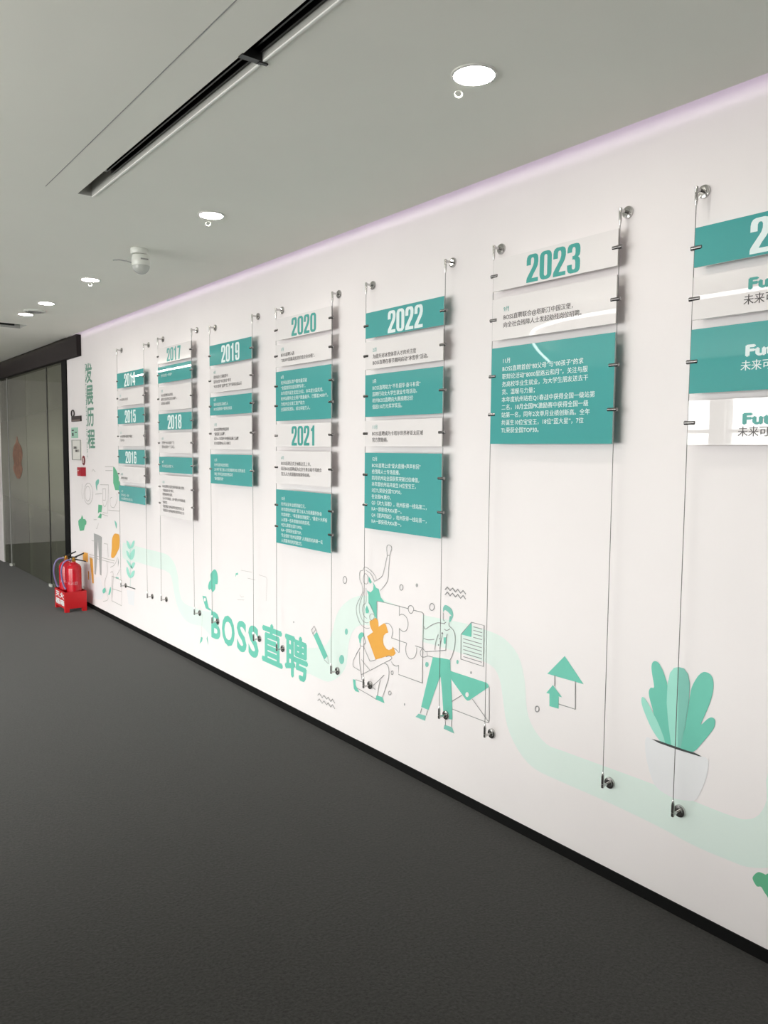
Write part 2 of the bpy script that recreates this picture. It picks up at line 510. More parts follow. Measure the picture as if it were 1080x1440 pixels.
for k, (ya, yb) in enumerate(((WIN_Y0, 4.93), (5.12, WIN_Y1), (6.2, 9.6))):  # last window is added to light the left end of the picture wall
    mb = MB()
    for z in (WIN_Z0 + 0.02, 1.86, WIN_Z1 - 0.02):
        mb.box(ROOM_X0 - 0.13, ROOM_X0 - 0.06, ya, yb, z - 0.02, z + 0.02)
    nn = max(1, round((yb - ya) / 1.3))
    for i in range(nn + 1):
        y = ya + (yb - ya) * i / nn
        mb.box(ROOM_X0 - 0.13, ROOM_X0 - 0.06, max(ya, y - 0.02), min(yb, y + 0.02), WIN_Z0, WIN_Z1)
    wn = struct(mb.build('window_%d' % (k + 1), M['window_frame']))
    for i in range(nn):
        y0, y1 = ya + (yb - ya) * i / nn + 0.02, ya + (yb - ya) * (i + 1) / nn - 0.02
        for z0, z1 in ((WIN_Z0 + 0.04, 1.84), (1.88, WIN_Z1 - 0.04)):
            mb = MB(); mb.add([(ROOM_X0 - 0.095, y0, z0), (ROOM_X0 - 0.095, y1, z0), (ROOM_X0 - 0.095, y1, z1), (ROOM_X0 - 0.095, y0, z1)], [(0, 1, 2, 3)])
            mb.build('pane', M['glass'], wn)

t = thing('added_roller_blind', 'added pale roller blind half way down the added far window', 'blind', (ROOM_X0 + 0.03, 7.9, BLIND_Z))  # added blind keeps the added window out of the panel reflections
mb = MB(); mb.box(ROOM_X0 + 0.02, ROOM_X0 + 0.024, 6.15, 9.65, BLIND_Z, 2.38); mb.build('cloth', mat('blind_cloth', (0.45, 0.45, 0.43, 1), 0.8, noise=0.03, scale=60), t)
mb = MB(); mb.tube([(ROOM_X0 + 0.035, 6.15, 2.40), (ROOM_X0 + 0.035, 9.65, 2.40)], 0.03, 12); mb.build('roller', M['plastic'], t, smooth=True)

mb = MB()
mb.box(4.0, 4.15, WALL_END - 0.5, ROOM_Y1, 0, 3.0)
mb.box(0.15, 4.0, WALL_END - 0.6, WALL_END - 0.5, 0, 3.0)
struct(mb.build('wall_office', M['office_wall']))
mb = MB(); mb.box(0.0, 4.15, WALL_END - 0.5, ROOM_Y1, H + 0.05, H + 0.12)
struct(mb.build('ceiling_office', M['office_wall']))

# glazed partition: header, black jamb, panes, floor clamps
YE = on_wall(107.5, 485, -0.045).y
mb = MB(); mb.box(-0.045, 0.05, YE, ROOM_Y1, on_wall(107.5, 500, -0.045).z, H + 0.02)
trim_1 = struct(mb.build('trim_1', M['brown_black']))
HZ = on_wall(107.5, 500, -0.045).z
JA, JB = on_wall(90.5, 640).y, WALL_END
door = thing('door_1', '', '', (0.02, JA, 0)); del door['label'], door['category']; struct(door)
mb = MB(); mb.box(-0.012, 0.09, JB, JA, 0.0, HZ); mb.build('frame', M['black'], door)
S1, S2, S3 = on_wall(66.5, 640).y, on_wall(11, 640).y, on_wall(0.4, 640).y
edges = [(JA, S1 - 0.012), (S1 + 0.012, (S1 + S2) / 2 - 0.006), ((S1 + S2) / 2 + 0.006, S2 - 0.012), (S2 + 0.012, S3)]
for y0, y1 in edges:
    mb = MB(); mb.box(0.014, 0.026, y0, y1, 0.012, HZ); mb.build('pane', M['partition'], door)
for y in (S1, S2):
    mb = MB(); mb.box(0.008, 0.032, y - 0.012, y + 0.012, 0.0, HZ); mb.build('stile', M['soft_black'] if y == S1 else M['grey_plastic'], door)
    mb = MB(); mb.box(-0.012, 0.008, y - 0.05, y + 0.03, 0.0, 0.03); mb.build('floor_clamp', M['plastic'], door)
mb = MB(); mb.box(0.0, 0.06, S3, ROOM_Y1, 0.0, HZ); struct(mb.build('wall_beyond', M['wall']))
# dim fill lamp added to the office, and a sign behind the glass
mb = MB(); mb.box(2.0, 2.6, 9.0, 13.0, H + 0.035, H + 0.05)
tag(mb.build('office_fill_light', mat('office_fill_emitter', (1, 1, 1, 1), emit=(0.95, 1, 0.85, 1), estr=1.6)), 'long dim fill light added under the office ceiling behind the frosted glass', 'light')
t = thing('exit_sign', 'green lit exit sign behind the left glass pane, standing in for a sign mirrored in it', 'sign', on_wall(15, 549, 0.30))  # hung behind the pane in place of a sign mirrored in the glass
p = on_wall(15, 549, 0.30)
mb = MB(); mb.box(0.28, 0.32, p.y - 0.18, p.y + 0.18, p.z - 0.06, p.z + 0.06); mb.build('lit_panel', M['exit'], t)
for dy in (-0.12, 0.12):
    mb = MB(); mb.tube([(0.30, p.y + dy, p.z + 0.06), (0.30, p.y + dy, H + 0.05)], 0.006, 6); mb.build('hanger', M['grey_plastic'], t)
# red paper ornament stuck to the glass
pts = [(175, 790), (200, 740), (215, 660), (235, 740), (270, 800), (285, 900), (270, 1000), (285, 1080), (260, 1180), (235, 1200), (205, 1170), (165, 1070), (180, 1000), (160, 910)]
q = [on_wall(a / 9.0, 540 + b / 9.0, 0.0125) for a, b in smooth(pts, True, 4)]
mb = MB()
k = len(q)
mb.poly([tuple(v) for v in q]); mb.poly([(v.x - 0.0012, v.y, v.z) for v in q])
for i in range(k):
    j = (i + 1) % k
    mb.add([q[i], q[j], (q[j].x - 0.0012, q[j].y, q[j].z), (q[i].x - 0.0012, q[i].y, q[i].z)], [(0, 1, 2, 3)])
tag(mb.build('paper_ornament', mat('faded_red_paper', srgb(134, 100, 82), 0.7, noise=0.25, scale=14)), 'faded red paper ornament stuck on the left glass pane', 'ornament')


# ------------------------------------------------------------------ mural on the picture wall
def frame(x0, y0, s):
    return lambda pts: [(x0 + a / s, y0 + b / s) for a, b in pts]


def art_fill(name, polys, material, layer, parent=None, sm=4, closed=True):
    mb = MB()
    for pts in polys:
        if sm:
            pts = smooth(pts, True, sm)
        x = -0.0004 * layer
        q = [on_wall(a, b, x) for a, b in pts]
        mb.poly([tuple(v) for v in q])
    return mb.build(name, material, parent or wall_right, fix=False)


def strip(mb, pts3, wdt):
    n = len(pts3)
    x = pts3[0].x
    P = [(p.y, p.z) for p in pts3]
    L = []
    for i in range(n):
        a, b = P[max(i - 1, 0)], P[min(i + 1, n - 1)]
        dx, dz = b[0] - a[0], b[1] - a[1]
        q = math.hypot(dx, dz) or 1
        nx, nz = -dz / q, dx / q
        k = 1.0
        if 0 < i < n - 1:
            c = (P[i][0] - a[0], P[i][1] - a[1]); h_ = math.hypot(*c) or 1
            cs = abs(c[0] * dx + c[1] * dz) / (h_ * q)
            k = min(1.0 / max(cs, 0.5), 1.6)
        L.append((nx * k * wdt / 2, nz * k * wdt / 2))
    vs = []
    for (y, z), (a, b) in zip(P, L):
        vs += [(x, y + a, z + b), (x, y - a, z - b)]
    mb.add(vs, [(2 * i, 2 * i + 1, 2 * i + 3, 2 * i + 2) for i in range(n - 1)])


def art_lines(name, lines, layer=6, wdt=0.0032, material=None, parent=None):
    """lines: (points, smooth?, closed?)"""
    mb = MB()
    for pts, sm, cl in lines:
        if sm:
            pts = smooth(pts, cl, 5)
        if cl:
            pts = pts + [pts[0]]
        strip(mb, [on_wall(a, b, -0.0004 * layer) for a, b in pts], wdt)
    return mb.build(name, material or M['art_line'], parent or wall_right, fix=False)


def ell(cx, cy, rx, ry, n=18):
    return [(cx + rx * math.cos(2 * math.pi * i / n), cy + ry * math.sin(2 * math.pi * i / n)) for i in range(n)]


Fa = frame(480, 750, 8.308)
Fb = frame(480, 860, 8.308)
Fc = frame(560, 840, 7.2)
Fd = frame(610, 810, 9.6)
Fe = frame(430, 860, 9.6)
Ff = frame(680, 880, 2.7)
Fg = frame(880, 900, 5.4)
Fh = frame(900, 1200, 6.0)
Fi = frame(270, 780, 8.308)
Fj = frame(90, 750, 9.818)
Fk = frame(90, 650, 12.0)
Fr = frame(160, 740, 7.714)

# the mint ribbon that winds along the wall
top1 = Fr([(100, 176), (110, 180), (250, 218), (390, 255), (530, 290), (600, 325), (650, 390), (680, 470), (700, 570), (712, 700), (740, 800), (790, 850), (880, 885), (960, 915)])
top1 += [(300, 864)]
top1b = [(424, 915), (440, 911), (456, 909), (466, 893), (473, 866), (484, 849), (504, 838), (530, 840), (560, 852), (596, 865), (621, 870), (655, 877), (689, 888)]
top2 = Ff([(80, 50), (130, 110), (155, 200), (165, 320), (190, 390), (240, 450), (300, 475), (450, 530), (640, 600), (820, 675), (950, 725), (1000, 735), (1045, 718), (1075, 660), (1080, 560)])
bot2 = Ff([(1180, 560), (1170, 760), (1130, 880), (1080, 918), (1000, 915), (930, 890), (800, 835), (650, 755), (450, 660), (290, 590), (190, 540), (130, 470), (90, 380), (75, 290), (60, 200), (25, 148)])
bot1 = [(655, 921), (621, 910), (596, 903), (560, 893), (530, 882), (507, 879), (495, 890), (490, 908), (487, 935), (478, 950), (465, 958), (455, 957), (436, 948), (424, 944)]
bot1b = [(300, 896)] + Fr([(960, 1090), (900, 1075), (820, 1050), (760, 1000), (710, 920), (675, 820), (650, 700), (635, 600), (610, 520), (570, 490), (530, 470), (390, 430), (250, 388), (100, 345)])
art_fill('mural_ribbon', [top1 + bot1b, top1b + top2 + bot2 + bot1], M['art_mint'], 1, sm=3)

# lettering printed on the wall
mb = MB()


def letter(ch, x0, x1, cx, yt, yb, bold):
    z1, z0 = on_wall(cx, yt).z, on_wall(cx, yb).z
    text_fit(mb, ch, on_wall(x0, 880).y, on_wall(x1, 880).y, z0, z1, -0.0008, bold)


letter('B', 297.3, 309.8, 303, 861, 898.5, 0.035)
letter('O', 312.2, 330, 321, 865.7, 908.6, 0.03)
letter('S', 333.2, 346.6, 340, 873, 917, 0.03)
letter('S', 349.3, 363.6, 356, 879.5, 924.5, 0.03)
letter('直', 368.2, 397.6, 383, 878, 935, 0.028)
letter('聘', 400.6, 433.2, 417, 893.5, 955, 0.026)
mb.build('mural_company_lettering', M['art_green'], wall_right, fix=False)
mb = MB()
for ch, x0, x1, yt, yb in (('发', 120.6, 130.5, 510, 539), ('展', 121.4, 131.5, 541.5, 569.5), ('历', 122.4, 131.8, 573.4, 600), ('程', 122.4, 132.8, 603.5, 631)):
    cx = (x0 + x1) / 2
    text_fit(mb, ch, on_wall(x0, 570).y, on_wall(x1, 570).y, on_wall(cx, yb).z, on_wall(cx, yt).z, -0.0008, 0.026)
mb.build('mural_title_lettering', M['art_title'], wall_right, fix=False)
mb = MB()
vs, fs = glyphs('DEVELOPMENT HISTORY')
z1, z0 = on_wall(120, 511).z, on_wall(121, 645).z
yl = on_wall(119.2, 570).y
wd = max(v[0] for v in vs)
mb.add([(-0.0008, yl - 0.05 + (b - 0.3) * -0.075 * 0.6, z1 - (z1 - z0) * a / wd) for a, b, _ in vs], fs)
mb.build('mural_small_lettering', M['art_title'], wall_right, fix=False)

# white knock-outs and puzzle
art_fill('mural_puzzle_ground', [[(529.9, 845.3), (593.9, 861.3), (594, 960.5), (560.4, 948.5), (560, 930), (552, 935), (548, 905), (530, 880)]], M['wall'], 2, sm=0)
art_lines('mural_puzzle_outline', [
    (Fa([(415, 1010), (415, 792), (505, 808), (670, 850), (780, 880)]), False, False),
    (Fa([(780, 880), (790, 850), (815, 845), (838, 865), (842, 900), (820, 935), (795, 925)]), True, True),
    (Fa([(842, 898), (940, 922), (960, 940)]), False, False),
    (Fb([(960, 24), (950, 420), (945, 835), (668, 735), (668, 625)]), False, False),
    (Fb([(668, 630), (640, 637), (605, 620), (585, 585)]), True, False),
    (Fb([(585, 308), (765, 370)]), False, False),
    (Fb([(765, 370), (752, 420), (758, 490), (790, 545), (825, 552), (860, 525), (878, 470), (880, 420)]), True, False),
    (Fb([(862, 400), (955, 430)]), False, False),
    (Fa([(677, 850), (677, 960)]), False, False),
    (Fa([(677, 960), (710, 945), (750, 970), (775, 1020), (778, 1080), (760, 1130), (730, 1148), (700, 1135), (677, 1110)]), True, False),
    (Fb([(677, 200), (677, 480)]), False, False),
    (Fb([(510, 137), (550, 140), (585, 180), (600, 230), (592, 280), (585, 308)]), True, False),
    (Fb([(610, 425), (640, 445), (670, 480)]), True, False)])
art_fill('mural_orange_puzzle_piece', [Fb([(330, 112), (355, 98), (380, 88), (400, 72), (425, 95), (433, 130), (434, 178), (500, 135), (520, 150), (548, 245), (520, 255), (495, 280), (485, 330), (495, 390), (525, 435), (555, 450), (590, 435), (603, 408), (620, 445), (635, 490), (610, 515), (580, 522), (555, 515), (400, 562), (300, 290), (370, 240), (345, 195), (332, 150)])], M['art_orange'], 4, sm=0)

# woman with the raised arm
wo = art_lines('mural_woman', [
    (Fa([(527, 180), (535, 145), (555, 135), (580, 150), (588, 180), (575, 215), (563, 255), (538, 255), (533, 220)]), True, True),
    (Fa([(538, 258), (525, 310), (505, 400), (480, 490), (440, 530), (385, 563)]), True, False),
    (Fa([(563, 258), (558, 350), (550, 430), (545, 530), (520, 590), (455, 668)]), True, False),
    (Fa([(410, 540), (390, 490), (350, 440), (310, 408), (282, 393), (262, 405), (248, 435), (225, 437), (212, 470), (215, 540), (240, 600), (248, 680), (225, 740), (190, 810), (173, 880), (185, 970), (215, 1045), (260, 1095), (300, 1110), (330, 1105)]), True, False),
    (Fa([(385, 555), (360, 500), (330, 462), (285, 430)]), True, False),
    (Fa([(264, 640), (262, 690), (240, 750), (215, 820), (208, 890), (222, 960), (250, 1020), (290, 1045), (318, 1042)]), True, False),
    (Fa([(288, 640), (288, 800), (255, 840), (245, 900), (262, 960), (300, 995)]), True, False),
    (Fa([(262, 490), (252, 540), (268, 580), (295, 592), (312, 560), (305, 500), (285, 472)]), True, True),
    (Fa([(318, 810), (345, 860), (385, 945)]), True, False),
    (Fa([(330, 965), (350, 942), (375, 945), (385, 970), (375, 1000), (350, 1015), (332, 1000)]), True, True)], wdt=0.0026)
art_fill('dress', [Fa([(318, 500), (345, 545), (355, 572), (335, 588), (320, 560)]),
                   Fa([(370, 568), (405, 635), (435, 650), (445, 690), (460, 745), (505, 805), (415, 792), (415, 1010), (395, 985), (380, 940), (345, 860), (318, 810), (315, 720), (298, 665), (340, 690), (370, 660), (377, 610)]),
                   Fa([(298, 840), (325, 910), (315, 935), (285, 932), (280, 885)])], M['art_green'], 3, wo, sm=0)

# crouching man
cr = art_lines('mural_crouching_man', [
    (Fb([(262, 275), (272, 320), (282, 365), (258, 392)]), False, False),
    (Fb([(218, 378), (224, 405), (245, 405), (265, 420)]), True, False),
    (Fb([(222, 420), (195, 460), (160, 530), (138, 580), (138, 635), (165, 660), (215, 690)]), True, False),
    (Fb([(212, 470), (210, 560), (218, 640), (232, 740), (240, 800)]), True, False),
    (Fb([(265, 420), (285, 470), (320, 550), (340, 578), (400, 564)]), True, False),
    (Fb([(235, 560), (270, 610), (330, 680)]), True, False),
    (Fb([(232, 738), (340, 685), (470, 615), (540, 580), (575, 560), (590, 540), (560, 518), (520, 530)]), True, False),
    (Fb([(500, 600), (540, 630), (555, 690), (550, 780), (520, 880), (480, 1000)]), True, False),
    (Fb([(500, 740), (440, 800), (385, 850), (360, 865)]), True, False),
    (Fb([(455, 800), (435, 880), (420, 985)]), True, False),
    (Fb([(165, 795), (250, 825)]), False, False),
    (Fb([(185, 895), (300, 960), (405, 1025)]), False, False),
    (Fb([(365, 885), (397, 912)]), False, False)])
art_fill('hair', [Fb([(198, 295), (210, 260), (235, 243), (262, 255), (265, 285), (245, 300), (230, 325), (225, 350), (222, 378), (212, 360), (208, 330)])], M['art_green'], 3, cr)
art_fill('shoe', [Fb([(135, 790), (165, 798), (168, 860), (190, 905), (210, 945), (165, 930), (145, 900), (140, 840)])], M['art_green'], 3, cr, sm=0)
art_fill('shoe', [Fb([(410, 980), (480, 1000), (505, 1072), (400, 1025)])], M['art_green'], 3, cr, sm=0)

# standing man
st = art_lines('mural_standing_man', [
    (Fc([(455, 155), (455, 230), (470, 240)]), False, False), (Fc([(460, 268), (485, 250)]), False, False),
    (Fc([(515, 255), (515, 290), (555, 330), (575, 400), (570, 500), (545, 590), (525, 632)]), True, False),
    (Fc([(465, 320), (490, 335), (525, 318)]), True, False),
    (Fc([(258, 295), (278, 320), (330, 285), (400, 258), (470, 268)]), True, False),
    (Fc([(258, 415), (300, 430), (365, 425)]), True, False),
    (Fc([(250, 520), (275, 550), (380, 545), (480, 535)]), False, False),
    (Fc([(240, 520), (222, 560), (235, 600), (265, 605), (300, 595), (350, 605)]), True, False),
    (Fc([(290, 555), (295, 595)]), False, False),
    (Fc([(405, 375), (380, 450), (370, 530)]), True, False), (Fc([(445, 380), (430, 450), (420, 520)]), True, False), (Fc([(495, 370), (485, 430), (480, 535)]), True, False),
    (Fc([(237, 1125), (222, 1175)]), False, False), (Fc([(295, 1145), (283, 1195)]), False, False), (Fc([(475, 1240), (478, 1300)]), False, False), (Fc([(540, 1245), (540, 1310)]), False, False)])
art_fill('button', [ell(*Fc([(445, 365)])[0], 1.3, 1.6), ell(*Fc([(420, 418)])[0], 0.6, 1.0), ell(*Fc([(408, 482)])[0], 0.9, 1.2)], M['art_line'], 5, st, sm=0)
art_fill('hair', [Fc([(455, 150), (455, 105), (475, 78), (510, 92), (545, 130), (557, 180), (545, 220), (520, 255), (515, 225), (522, 190), (540, 190), (520, 165), (495, 140), (470, 130)])], M['art_green_dim'], 3, st)
art_fill('pocket', [Fc([(460, 405), (488, 405), (485, 465), (470, 475), (460, 460)])], M['art_green'], 3, st, sm=0)
art_fill('trousers', [Fc([(350, 605), (440, 615), (525, 632), (530, 760), (545, 1050), (548, 1240), (460, 1222), (445, 980), (430, 805), (415, 825), (370, 950), (305, 1140), (232, 1110)])], M['art_green'], 4, st, sm=0)
art_fill('shoe', [Fc([(205, 1178), (280, 1200), (272, 1250), (175, 1210)])], M['art_green_dim'], 3, st, sm=0)
art_fill('shoe', [Fc([(470, 1290), (545, 1315), (568, 1380), (460, 1330)])], M['art_green_dim'], 3, st, sm=0)

# document, envelope, zigzags, pencil, house
pa = art_lines('mural_document', [(Fc([(740, 252), (868, 285), (862, 700), (632, 625), (635, 375)]), False, True)]
               + [(Fc([(760, 298 + k), (850, 322 + k)]), False, False) for k in (0, 36, 72, 107)]
               + [(Fc([(658, 418 + k), (846, 472 + k * 1.02)]), False, False) for k in (0, 37, 73, 110, 147, 182)])
art_fill('folded_corner', [Fc([(742, 256), (740, 402), (638, 376)])], M['art_green'], 5, pa, sm=0)
en = art_lines('mural_envelope', [(Fc([(540, 1055), (645, 990)]), False, False), (Fc([(750, 1030), (910, 1255)]), False, False),
                                  (Fc([(548, 1132), (895, 1265), (912, 1268), (920, 1245), (920, 905)]), False, False)])
art_fill('flap', [Fc([(528, 745), (895, 865), (912, 885), (918, 908), (740, 1028), (720, 1044), (700, 1046), (680, 1030), (530, 820)])], M['art_green'], 3, en, sm=0)
art_fill('seal', [ell(*Fc([(697, 985)])[0], 2.4, 3.5)], M['wall'], 5, en, sm=0)
art_lines('mural_zigzag', [(Fd([(150, 185 + k), (182, 148 + k), (218, 198 + k), (252, 163 + k), (290, 215 + k), (322, 180 + k), (360, 232 + k), (395, 195 + k), (430, 245 + k)]), False, False) for k in (0, 69)], wdt=0.0042)
art_lines('mural_zigzag', [(Fe([(160, 1130 + k), (182, 1103 + k), (220, 1165 + k), (245, 1130 + k), (280, 1185 + k), (302, 1155 + k), (335, 1215 + k), (360, 1180 + k), (392, 1240 + k)]), False, False) for k in (0, 75)], wdt=0.0036)
pe = art_lines('mural_pencil', [(Fe([(248, 650), (305, 705), (295, 600)]), False, False), (Fe([(105, 325), (75, 250), (112, 195), (148, 272)]), False, False), (Fe([(90, 305), (135, 242)]), False, False)])
art_fill('pencil_body', [Fe([(105, 325), (148, 272), (295, 600), (248, 650)])], M['art_green'], 3, pe, sm=0)
ho = art_lines('mural_house', [(Ff([(270, 188), (270, 230)]), False, False), (Ff([(348, 210), (348, 317), (285, 297)]), False, False)], wdt=0.0036)
art_fill('roof', [Ff([(308, 115), (380, 222), (242, 182)])], M['art_green'], 3, ho, sm=0)
art_fill('arrow', [Ff([(263, 225), (298, 272), (285, 268), (285, 315), (250, 305), (250, 258), (238, 255)])], M['art_green'], 3, ho, sm=0)

# dots and rings scattered round the figures
for cx, cy, rx, ry in [(*Fa([(40, 545)])[0], 2.6, 4.9), (*Fa([(700, 632)])[0], 2.3, 3.9), (*Fc([(340, 97)])[0], 3.3, 5.0), (*Fb([(593, 715)])[0], 1.4, 2.6), (*Fb([(565, 952)])[0], 1.8, 2.7), (*Ff([(203, 316)])[0], 2.8, 4.0)]:
    art_lines('mural_ring', [(ell(cx, cy, rx, ry), False, True)], wdt=0.0036)
for cx, cy, rx, ry, mm_ in [(*Fe([(548, 272)])[0], 2.1, 4.4, 'art_green_dim'), (*Fe([(484, 647)])[0], 3.5, 6.5, 'art_green_dim'), (*Fc([(290, 680)])[0], 2.4, 3.6, 'art_green_dim'), (*Fd([(320, 1160)])[0], 1.6, 3.0, 'art_green_dim'),
                            (*Fd([(503, 1305)])[0], 1.3, 2.0, 'art_grey'), (*Fa([(882, 607)])[0], 1.7, 2.7, 'art_grey'), (*Fb([(738, 1085)])[0], 0.9, 1.8, 'art_grey'), (413, 874.8, 0.8, 1.4, 'art_grey')]:
    art_fill('mural_dot', [ell(cx, cy, rx, ry)], M[mm_], 3, sm=0)

# potted plant at the right
po_ = art_fill('mural_plant_pot', [Fg([(165, 738), (195, 750), (380, 818), (575, 885), (605, 890), (628, 925), (622, 1000), (600, 1080), (560, 1170), (520, 1220), (400, 1210), (320, 1180), (230, 1115), (190, 1030), (160, 920), (148, 840), (148, 760)])], M['art_pale'], 3, sm=3)
art_fill('soil', [Fg([(195, 750), (255, 766), (300, 782), (460, 838), (520, 855), (578, 885), (555, 882), (400, 835), (250, 782)])], M['art_soil'], 6, po_, sm=0)
art_fill('leaf', [Fg([(195, 205), (202, 172), (222, 160), (250, 175), (278, 225), (300, 285), (316, 350), (312, 480), (325, 650), (345, 800), (270, 765), (205, 530), (180, 440), (175, 390), (190, 362), (215, 357), (200, 260)])], M['art_green'], 4, po_, sm=3)
art_fill('leaf', [Fg([(118, 450), (130, 432), (160, 465), (200, 540), (250, 640), (298, 775), (262, 768), (200, 680), (150, 570), (122, 490)])], M['art_green_light'], 5, po_, sm=3)
art_fill('leaf', [Fg([(310, 480), (316, 340), (335, 250), (365, 212), (400, 205), (400, 500), (395, 820), (345, 802), (325, 650)])], M['art_green_light'], 5, po_, sm=0)
art_fill('leaf', [Fg([(400, 205), (440, 215), (472, 258), (486, 330), (480, 450), (450, 650), (415, 825), (394, 820)])], M['art_green_dim'], 5, po_, sm=0)
art_fill('leaf', [Fg([(485, 440), (500, 360), (540, 285), (575, 250), (605, 243), (640, 260), (662, 300), (665, 370), (645, 460), (610, 550), (570, 642), (620, 600), (655, 588), (678, 612), (672, 660), (640, 710), (580, 780), (510, 850), (415, 822), (450, 660)])], M['art_green'], 4, po_, sm=3)
# corner of another green motif at the right edge of the view
art_fill('mural_leaf_motif', [Fh([(950, 215), (965, 180), (1000, 158), (1040, 170), (1060, 180), (1090, 170), (1150, 195), (1190, 260), (1180, 420), (1130, 520), (1085, 385), (1050, 330), (1020, 282), (985, 278)])], M['art_leaf'], 3, sm=3)

# faint seated woman between the columns
se = art_lines('mural_seated_woman', [(Fi([(570, 182), (700, 205)]), False, False), (Fi([(780, 235), (865, 262), (875, 285), (868, 540)]), False, False), (Fi([(650, 275), (740, 295)]), False, False),
                                      (Fi([(240, 437), (243, 660)]), False, False), (Fi([(120, 700), (110, 960)]), False, False), (Fi([(560, 470), (575, 495), (605, 490)]), False, False), (Fi([(530, 525), (610, 530)]), False, False)], wdt=0.0022, material=M['art_line_pale'])
art_fill('hair', [Fi([(262, 172), (285, 190), (300, 250), (298, 340), (272, 345), (270, 400), (240, 437), (220, 400), (200, 412), (188, 375), (200, 320), (218, 290), (215, 230), (240, 190)])], M['art_green'], 3, se)
art_fill('sleeve', [Fi([(122, 480), (165, 488), (195, 620), (240, 655), (200, 650), (160, 625), (140, 560)])], M['art_green'], 3, se, sm=0)
art_fill('sleeve_patch', [ell(*Fi([(150, 525)])[0], 1.4, 2.6)], M['wall'], 5, se, sm=0)
art_fill('shoe', [Fi([(105, 960), (125, 970), (115, 1015), (90, 1040)]), Fi([(180, 950), (190, 1060), (170, 980)])], M['art_green'], 3, se, sm=0)
art_fill('far_hair', [Fi([(507, 262), (510, 220), (535, 210), (540, 235), (520, 235)])], M['art_green'], 3, se, sm=0)

# office scene at the left end of the mural
of = art_lines('mural_office_scene', [
    (Fk([(610, 380), (750, 382), (738, 860), (655, 850)]), False, False), (Fk([(650, 450), (702, 448), (700, 640), (652, 640)]), False, True),
    (ell(*Fk([(400, 530)])[0], 3.8, 10.5), False, True), (ell(*Fk([(410, 530)])[0], 6.2, 15), False, True),
    (Fk([(690, 75), (830, 75)]), False, False), (Fk([(700, 140), (820, 142)]), False, False), (Fk([(640, 875), (740, 910)]), False, False),
    (Fk([(750, 808), (935, 826), (940, 520)]), False, False), (Fk([(890, 520), (900, 620), (870, 720), (840, 765), (790, 740), (780, 620), (810, 590)]), True, False),
    (Fk([(650, 650), (670, 735), (700, 740), (725, 660)]), True, False), (Fk([(530, 540), (640, 530)]), False, False), (Fk([(470, 160), (490, 120), (530, 165)]), False, False),
    (Fk([(310, 360), (300, 520), (320, 620)]), True, False), (Fk([(500, 970), (550, 970)]), False, False), (Fk([(580, 1030), (560, 1110), (540, 1115)]), True, False),
    (Fj([(350, 290), (700, 382)]), False, False), (Fj([(350, 322), (690, 412)]), False, False), (Fj([(380, 100), (430, 110), (425, 300)]), False, False), (Fj([(550, 140), (600, 150), (610, 330)]), False, False),
    (Fj([(660, 590), (795, 650), (795, 1000), (660, 930)]), False, True), (Fj([(670, 765), (795, 805)]), False, False), (Fj([(590, 400), (600, 540), (560, 700), (610, 900), (540, 940)]), True, False),
    (Fj([(640, 540), (680, 560), (660, 900)]), True, False), (Fj([(740, 330), (700, 430), (640, 470)]), True, False), (Fj([(770, 500), (730, 580)]), False, False)], wdt=0.0052, material=M['art_line_pale'])
art_fill('leaf', [Fk([(830, 75), (850, 85), (890, 150), (930, 270), (950, 380), (955, 475), (865, 470), (845, 400), (830, 350)])], M['art_leaf'], 4, of, sm=0)
art_fill('hand', [Fk([(535, 330), (570, 290), (590, 300), (585, 360), (560, 400), (558, 475), (540, 430)])], M['art_green_dim'], 4, of)
art_fill('card', [Fk([(580, 715), (645, 725), (632, 845), (600, 840), (572, 865)]), Fk([(568, 932), (615, 862), (636, 880), (628, 950)])], M['art_leaf'], 4, of, sm=0)
art_fill('teapot', [Fk([(302, 890), (322, 935), (325, 960), (355, 960), (378, 1000), (374, 1050), (355, 1060), (335, 1150), (268, 1160), (245, 1060), (240, 990), (262, 962), (285, 950)])], M['art_leaf'], 4, of, sm=0)
art_fill('ponytail', [Fk([(855, 985), (890, 1035), (885, 1120), (865, 1060)])], M['art_green_dim'], 4, of)
art_fill('orange_jacket', [Fj([(662, 90), (690, 12), (740, 8), (765, 40), (765, 180), (740, 250), (690, 335), (650, 325), (660, 200)])], M['art_orange'], 4, of, sm=3)
art_fill('orange_chair', [Fj([(260, 258), (330, 272), (330, 395), (262, 385)]), Fj([(352, 330), (395, 350), (412, 690), (392, 690)]), Fj([(330, 520), (345, 525), (345, 640), (332, 640)])], M['art_orange'], 4, of, sm=0)
art_fill('grey_trousers', [Fj([(412, 0), (470, 20), (522, 50), (516, 582), (495, 570), (468, 80), (440, 572), (420, 560), (415, 200)])], M['art_grey'], 4, of, sm=0)
art_fill('pale_seat', [Fj([(350, 700), (480, 600), (540, 780), (530, 900), (470, 912), (360, 850)])], M['art_pale'], 2, of)
art_fill('drops', [Fj([(530, 790), (560, 750), (575, 800), (545, 830)]), Fj([(640, 740), (648, 790), (630, 845), (612, 840)])], M['art_green'], 4, of)
art_fill('drawer_handle', [Fj([(715, 598), (755, 612), (755, 635), (715, 622)])], M['art_green_dim'], 4, of, sm=0)
art_fill('scarf', [Fj([(745, 330), (757, 400), (745, 470)])], M['art_grey'], 4, of, sm=0)

